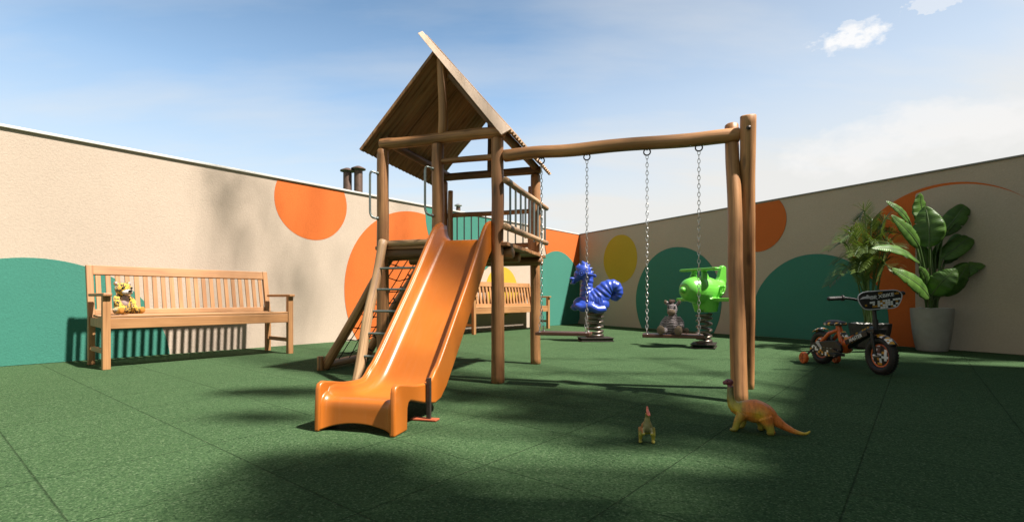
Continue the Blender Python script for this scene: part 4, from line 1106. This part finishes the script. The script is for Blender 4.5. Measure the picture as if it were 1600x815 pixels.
def shade_tree(name, trunk, spots, label, h0, h1, leaf, seed, dens=.34, spread=1.35):
    """crown of single leaves; spots = (ground point, radius along x, along y, count)"""
    r2 = random.Random(seed)
    e = empty(name, trunk, 0, label, 'tree')
    m = MB(); cents = []
    for c, rx, ry, n in spots:
        cents.append(c)
        for k in range(int(n * dens)):
            a = r2.uniform(0, 6.283); q = spread * r2.random() ** .68; gp = c + V((rx * q * math.cos(a), ry * q * math.sin(a), 0))
            h = r2.uniform(h0, h1); p = gp - SUNK * (h - c.z) - V(trunk) if c.z > 0 else gp - SUNK * h - V(trunk)  # leaf set up the sun ray, so the crown's shape shades the spot
            s = leaf * r2.uniform(.6, 1.25); x = V((r2.gauss(0, 1), r2.gauss(0, 1), r2.gauss(0, .5))).normalized(); y = x.cross(V((r2.gauss(0, .4), r2.gauss(0, .4), 1))).normalized()
            m.add([p - x * s, p - y * s * .42, p + x * s, p + y * s * .42], [(0, 1, 2, 3)])
    m.build('crown', 'treeleaf', e, smooth=0, fix=False)
    m = MB(); top = V((0, 0, h0 - .3)); m.tube(bez([(0, 0, 0), (.08, .03, h0 * .4), (-.04, .05, h0 * .8), top], 6), lerps([.17, .13, .10, .08], 19), 12, wob=.15)
    for c in cents:
        hh = (h0 + h1) / 2; p = c - SUNK * (hh - c.z) - V(trunk); m.tube(bez([(-.02, .04, h0 * .72), V((0, 0, h0 * .8)).lerp(p, .5) + V((0, 0, .3)), p], 5), lerps([.06, .04, .012], 11), 7)
    m.build('trunk', 'bark', e)
SH = lambda px, py: G(px, py)
shade_tree('shade_tree', (4.9, .2, 0), [
    (SH(500, 770), .34, .20, 620), (SH(620, 800), .34, .16, 560), (SH(760, 800), .34, .14, 520), (SH(900, 810), .30, .10, 380), (SH(880, 650), .34, .13, 420), (SH(430, 612), .30, .13, 420),
    (SH(880, 615), .60, .16, 620), (SH(1000, 680), .36, .2, 520), (SH(1060, 655), .30, .18, 280), (SH(960, 635), .5, .2, 480), (SH(1010, 583), .9, .10, 190), (SH(1020, 560), 1.0, .08, 130),
    (SH(740, 620), .25, .14, 160), (SH(560, 745), .25, .10, 200), (SH(410, 650), .22, .10, 200), (SH(540, 716), .30, .10, 330), (SH(470, 735), .22, .10, 240)],
    'leafy tree behind the camera whose crown dapples the floor', 4.8, 7.0, .075, 5)
def wallpt(px, py):
    a = (px - 800) / F; C0 = CORNER; dd = (C0.x - a * C0.y) / (UD.x - a * UD.y); p = C0 - UD * dd; p.z = H - (py - HY) / F * p.y; return p
shade_tree('shade_tree', (7.4, -1.8, 0), [
    (wallpt(340, 285), .14, .10, 26), (wallpt(358, 335), .14, .14, 30), (wallpt(372, 385), .12, .12, 26), (wallpt(405, 300), .18, .12, 22), (wallpt(430, 400), .22, .2, 26), (wallpt(455, 440), .2, .2, 30), (wallpt(490, 450), .2, .3, 26), (wallpt(500, 320), .2, .3, 20), (wallpt(630, 350), .3, .3, 30)],
    'slender leafy tree standing farther behind the camera', 8.0, 10.5, .075, 9, .62, 1.7)
shade_tree('shade_tree', (8.2, 3.6, 0), [
    (V((PB.x - .05, PB.y - .1, .25)), .28, .25, 190), (V((3.1, 4.6, 0)), .45, .4, 220), (V((3.5, 4.9, 0)), .5, .3, 200), (V((4.2, 5.0, 0)), .5, .3, 220), (V((5.3, 5.0, .3)), .3, .4, 160)],
    'unseen leafy tree added to shade the potted plants', 5.0, 6.6, .085, 14, .5, 1.2)

# ------------------------------------------------------------------ light and sky
sd = SUNK.normalized()
sun = bpy.data.lights.new('sun', 'SUN'); sun.energy = 5.0; sun.angle = R(2.0); sun.color = (1, .935, .85)
so = bpy.data.objects.new('sun', sun); COL.objects.link(so); so.rotation_euler = sd.to_track_quat('-Z', 'Y').to_euler(); so.location = (8, -4, 14)
w = bpy.data.worlds.new('World'); sc.world = w; w.use_nodes = True; nt = w.node_tree
bg = nt.nodes['Background']
sky = nt.nodes.new('ShaderNodeTexSky'); sky.sky_type = 'NISHITA'; sky.sun_disc = False
sky.sun_elevation = math.asin(-sd.z); sky.sun_rotation = math.atan2(-sd.x, -sd.y); sky.air_density = 1.0; sky.dust_density = .3; sky.ozone_density = 1.6
co = nt.nodes.new('ShaderNodeTexCoord').outputs['Generated']
sx = nt.nodes.new('ShaderNodeSeparateXYZ'); nt.links.new(co, sx.inputs[0])
zz = sx.outputs[2]; xx = sx.outputs[0]
c = sky.outputs[0]
# thin high haze towards the horizon and the right
yy = sx.outputs[1]
front = ramp(nt, yy, [(-.2, (.25,) * 3), (.35, (1,) * 3)])
haze = mth(nt, 'ADD', ramp(nt, zz, [(.08, (.95,) * 3), (.17, (.72,) * 3), (.27, (.42,) * 3), (.38, (.16,) * 3), (.55, (0,) * 3)]), mth(nt, 'MULTIPLY', ramp(nt, xx, [(-.45, (0,) * 3), (.15, (.45,) * 3), (.75, (1,) * 3)]), .42))
pj = nt.nodes.new('ShaderNodeVectorMath'); pj.operation = 'DIVIDE'; nt.links.new(co, pj.inputs[0])
cb = nt.nodes.new('ShaderNodeCombineXYZ'); den = mth(nt, 'ADD', mth(nt, 'MAXIMUM', zz, 0.0), .18)
for i in range(3): nt.links.new(den, cb.inputs[i])
nt.links.new(cb.outputs[0], pj.inputs[1])
cn = noi(nt, mapped(nt, pj.outputs[0], (.5, 1.6, 1)), 1.5, 8, .55)
wisp = mth(nt, 'MULTIPLY', ramp(nt, cn, [(.46, (0,) * 3), (.78, (1,) * 3)]), .34)
haze = mth(nt, 'MULTIPLY', mth(nt, 'MINIMUM', mth(nt, 'ADD', haze, wisp), .97), front)
HZ = 6.7
c = mixc(nt, mth(nt, 'MULTIPLY', ramp(nt, yy, [(-.15, (1,) * 3), (.3, (0,) * 3)]), .75), c, (5.9, 5.2, 4.15))
hs = nt.nodes.new('ShaderNodeHueSaturation'); hs.inputs['Saturation'].default_value = 1.0; nt.links.new(mth(nt, 'MULTIPLY', ramp(nt, zz, [(.36, (1.0,) * 3), (.66, (.6,) * 3)]), mth(nt, 'MULTIPLY', ramp(nt, yy, [(-.1, (.55,) * 3), (.3, (1,) * 3)]), 1.4)), hs.inputs['Value']); nt.links.new(c, hs.inputs['Color']); c = mixc(nt, 1, hs.outputs[0], (1.05, 1.28, 1.27), 'MULTIPLY')
c = mixc(nt, haze, c, (HZ, HZ * .985, HZ * .95))
# one small cumulus high on the right, a long pale bank low on the right
def blob(px, py, rx, ry, thr, soft, scale):
    d = at(px, py, 1) - V((0, 0, H)); d.normalize(); rt = V((d.y, -d.x, 0)).normalized(); uu = rt.cross(d)
    def dot(v):
        n = nt.nodes.new('ShaderNodeVectorMath'); n.operation = 'DOT_PRODUCT'; nt.links.new(co, n.inputs[0]); n.inputs[1].default_value = v; return n.outputs['Value']
    a = mth(nt, 'DIVIDE', dot(rt), rx); b = mth(nt, 'DIVIDE', dot(uu), ry)
    r_ = mth(nt, 'ADD', mth(nt, 'MULTIPLY', a, a), mth(nt, 'MULTIPLY', b, b))
    r_ = mth(nt, 'SUBTRACT', 1, r_)
    r_ = mth(nt, 'ADD', r_, mth(nt, 'MULTIPLY', mth(nt, 'SUBTRACT', noi(nt, mapped(nt, co, (1, 1, 1.8)), scale, 8, .62), .5), 5.0))
    r_ = mth(nt, 'MULTIPLY', r_, ramp(nt, dot(d), [(.5, (0,) * 3), (.6, (1,) * 3)]))
    return ramp(nt, r_, [(thr, (0,) * 3), (thr + soft, (1,) * 3)])
c = mixc(nt, mth(nt, 'MULTIPLY', blob(1330, 54, .060, .026, .30, 1.8, 19), .9), c, (7.9, 7.85, 7.8))
c = mixc(nt, mth(nt, 'MULTIPLY', blob(1400, 20, .09, .02, .9, 2.2, 14), .4), c, (7.7, 7.65, 7.6))
c = mixc(nt, mth(nt, 'MULTIPLY', blob(1430, 215, .22, .05, .2, .9, 6), .7), c, (7.4, 7.3, 7.2))
nt.links.new(c, bg.inputs[0]); bg.inputs[1].default_value = .05
sc.view_settings.view_transform = 'Standard'; sc.view_settings.look = 'None'; sc.view_settings.exposure = 1.36; sc.view_settings.gamma = 1
sc.render.engine = 'CYCLES'
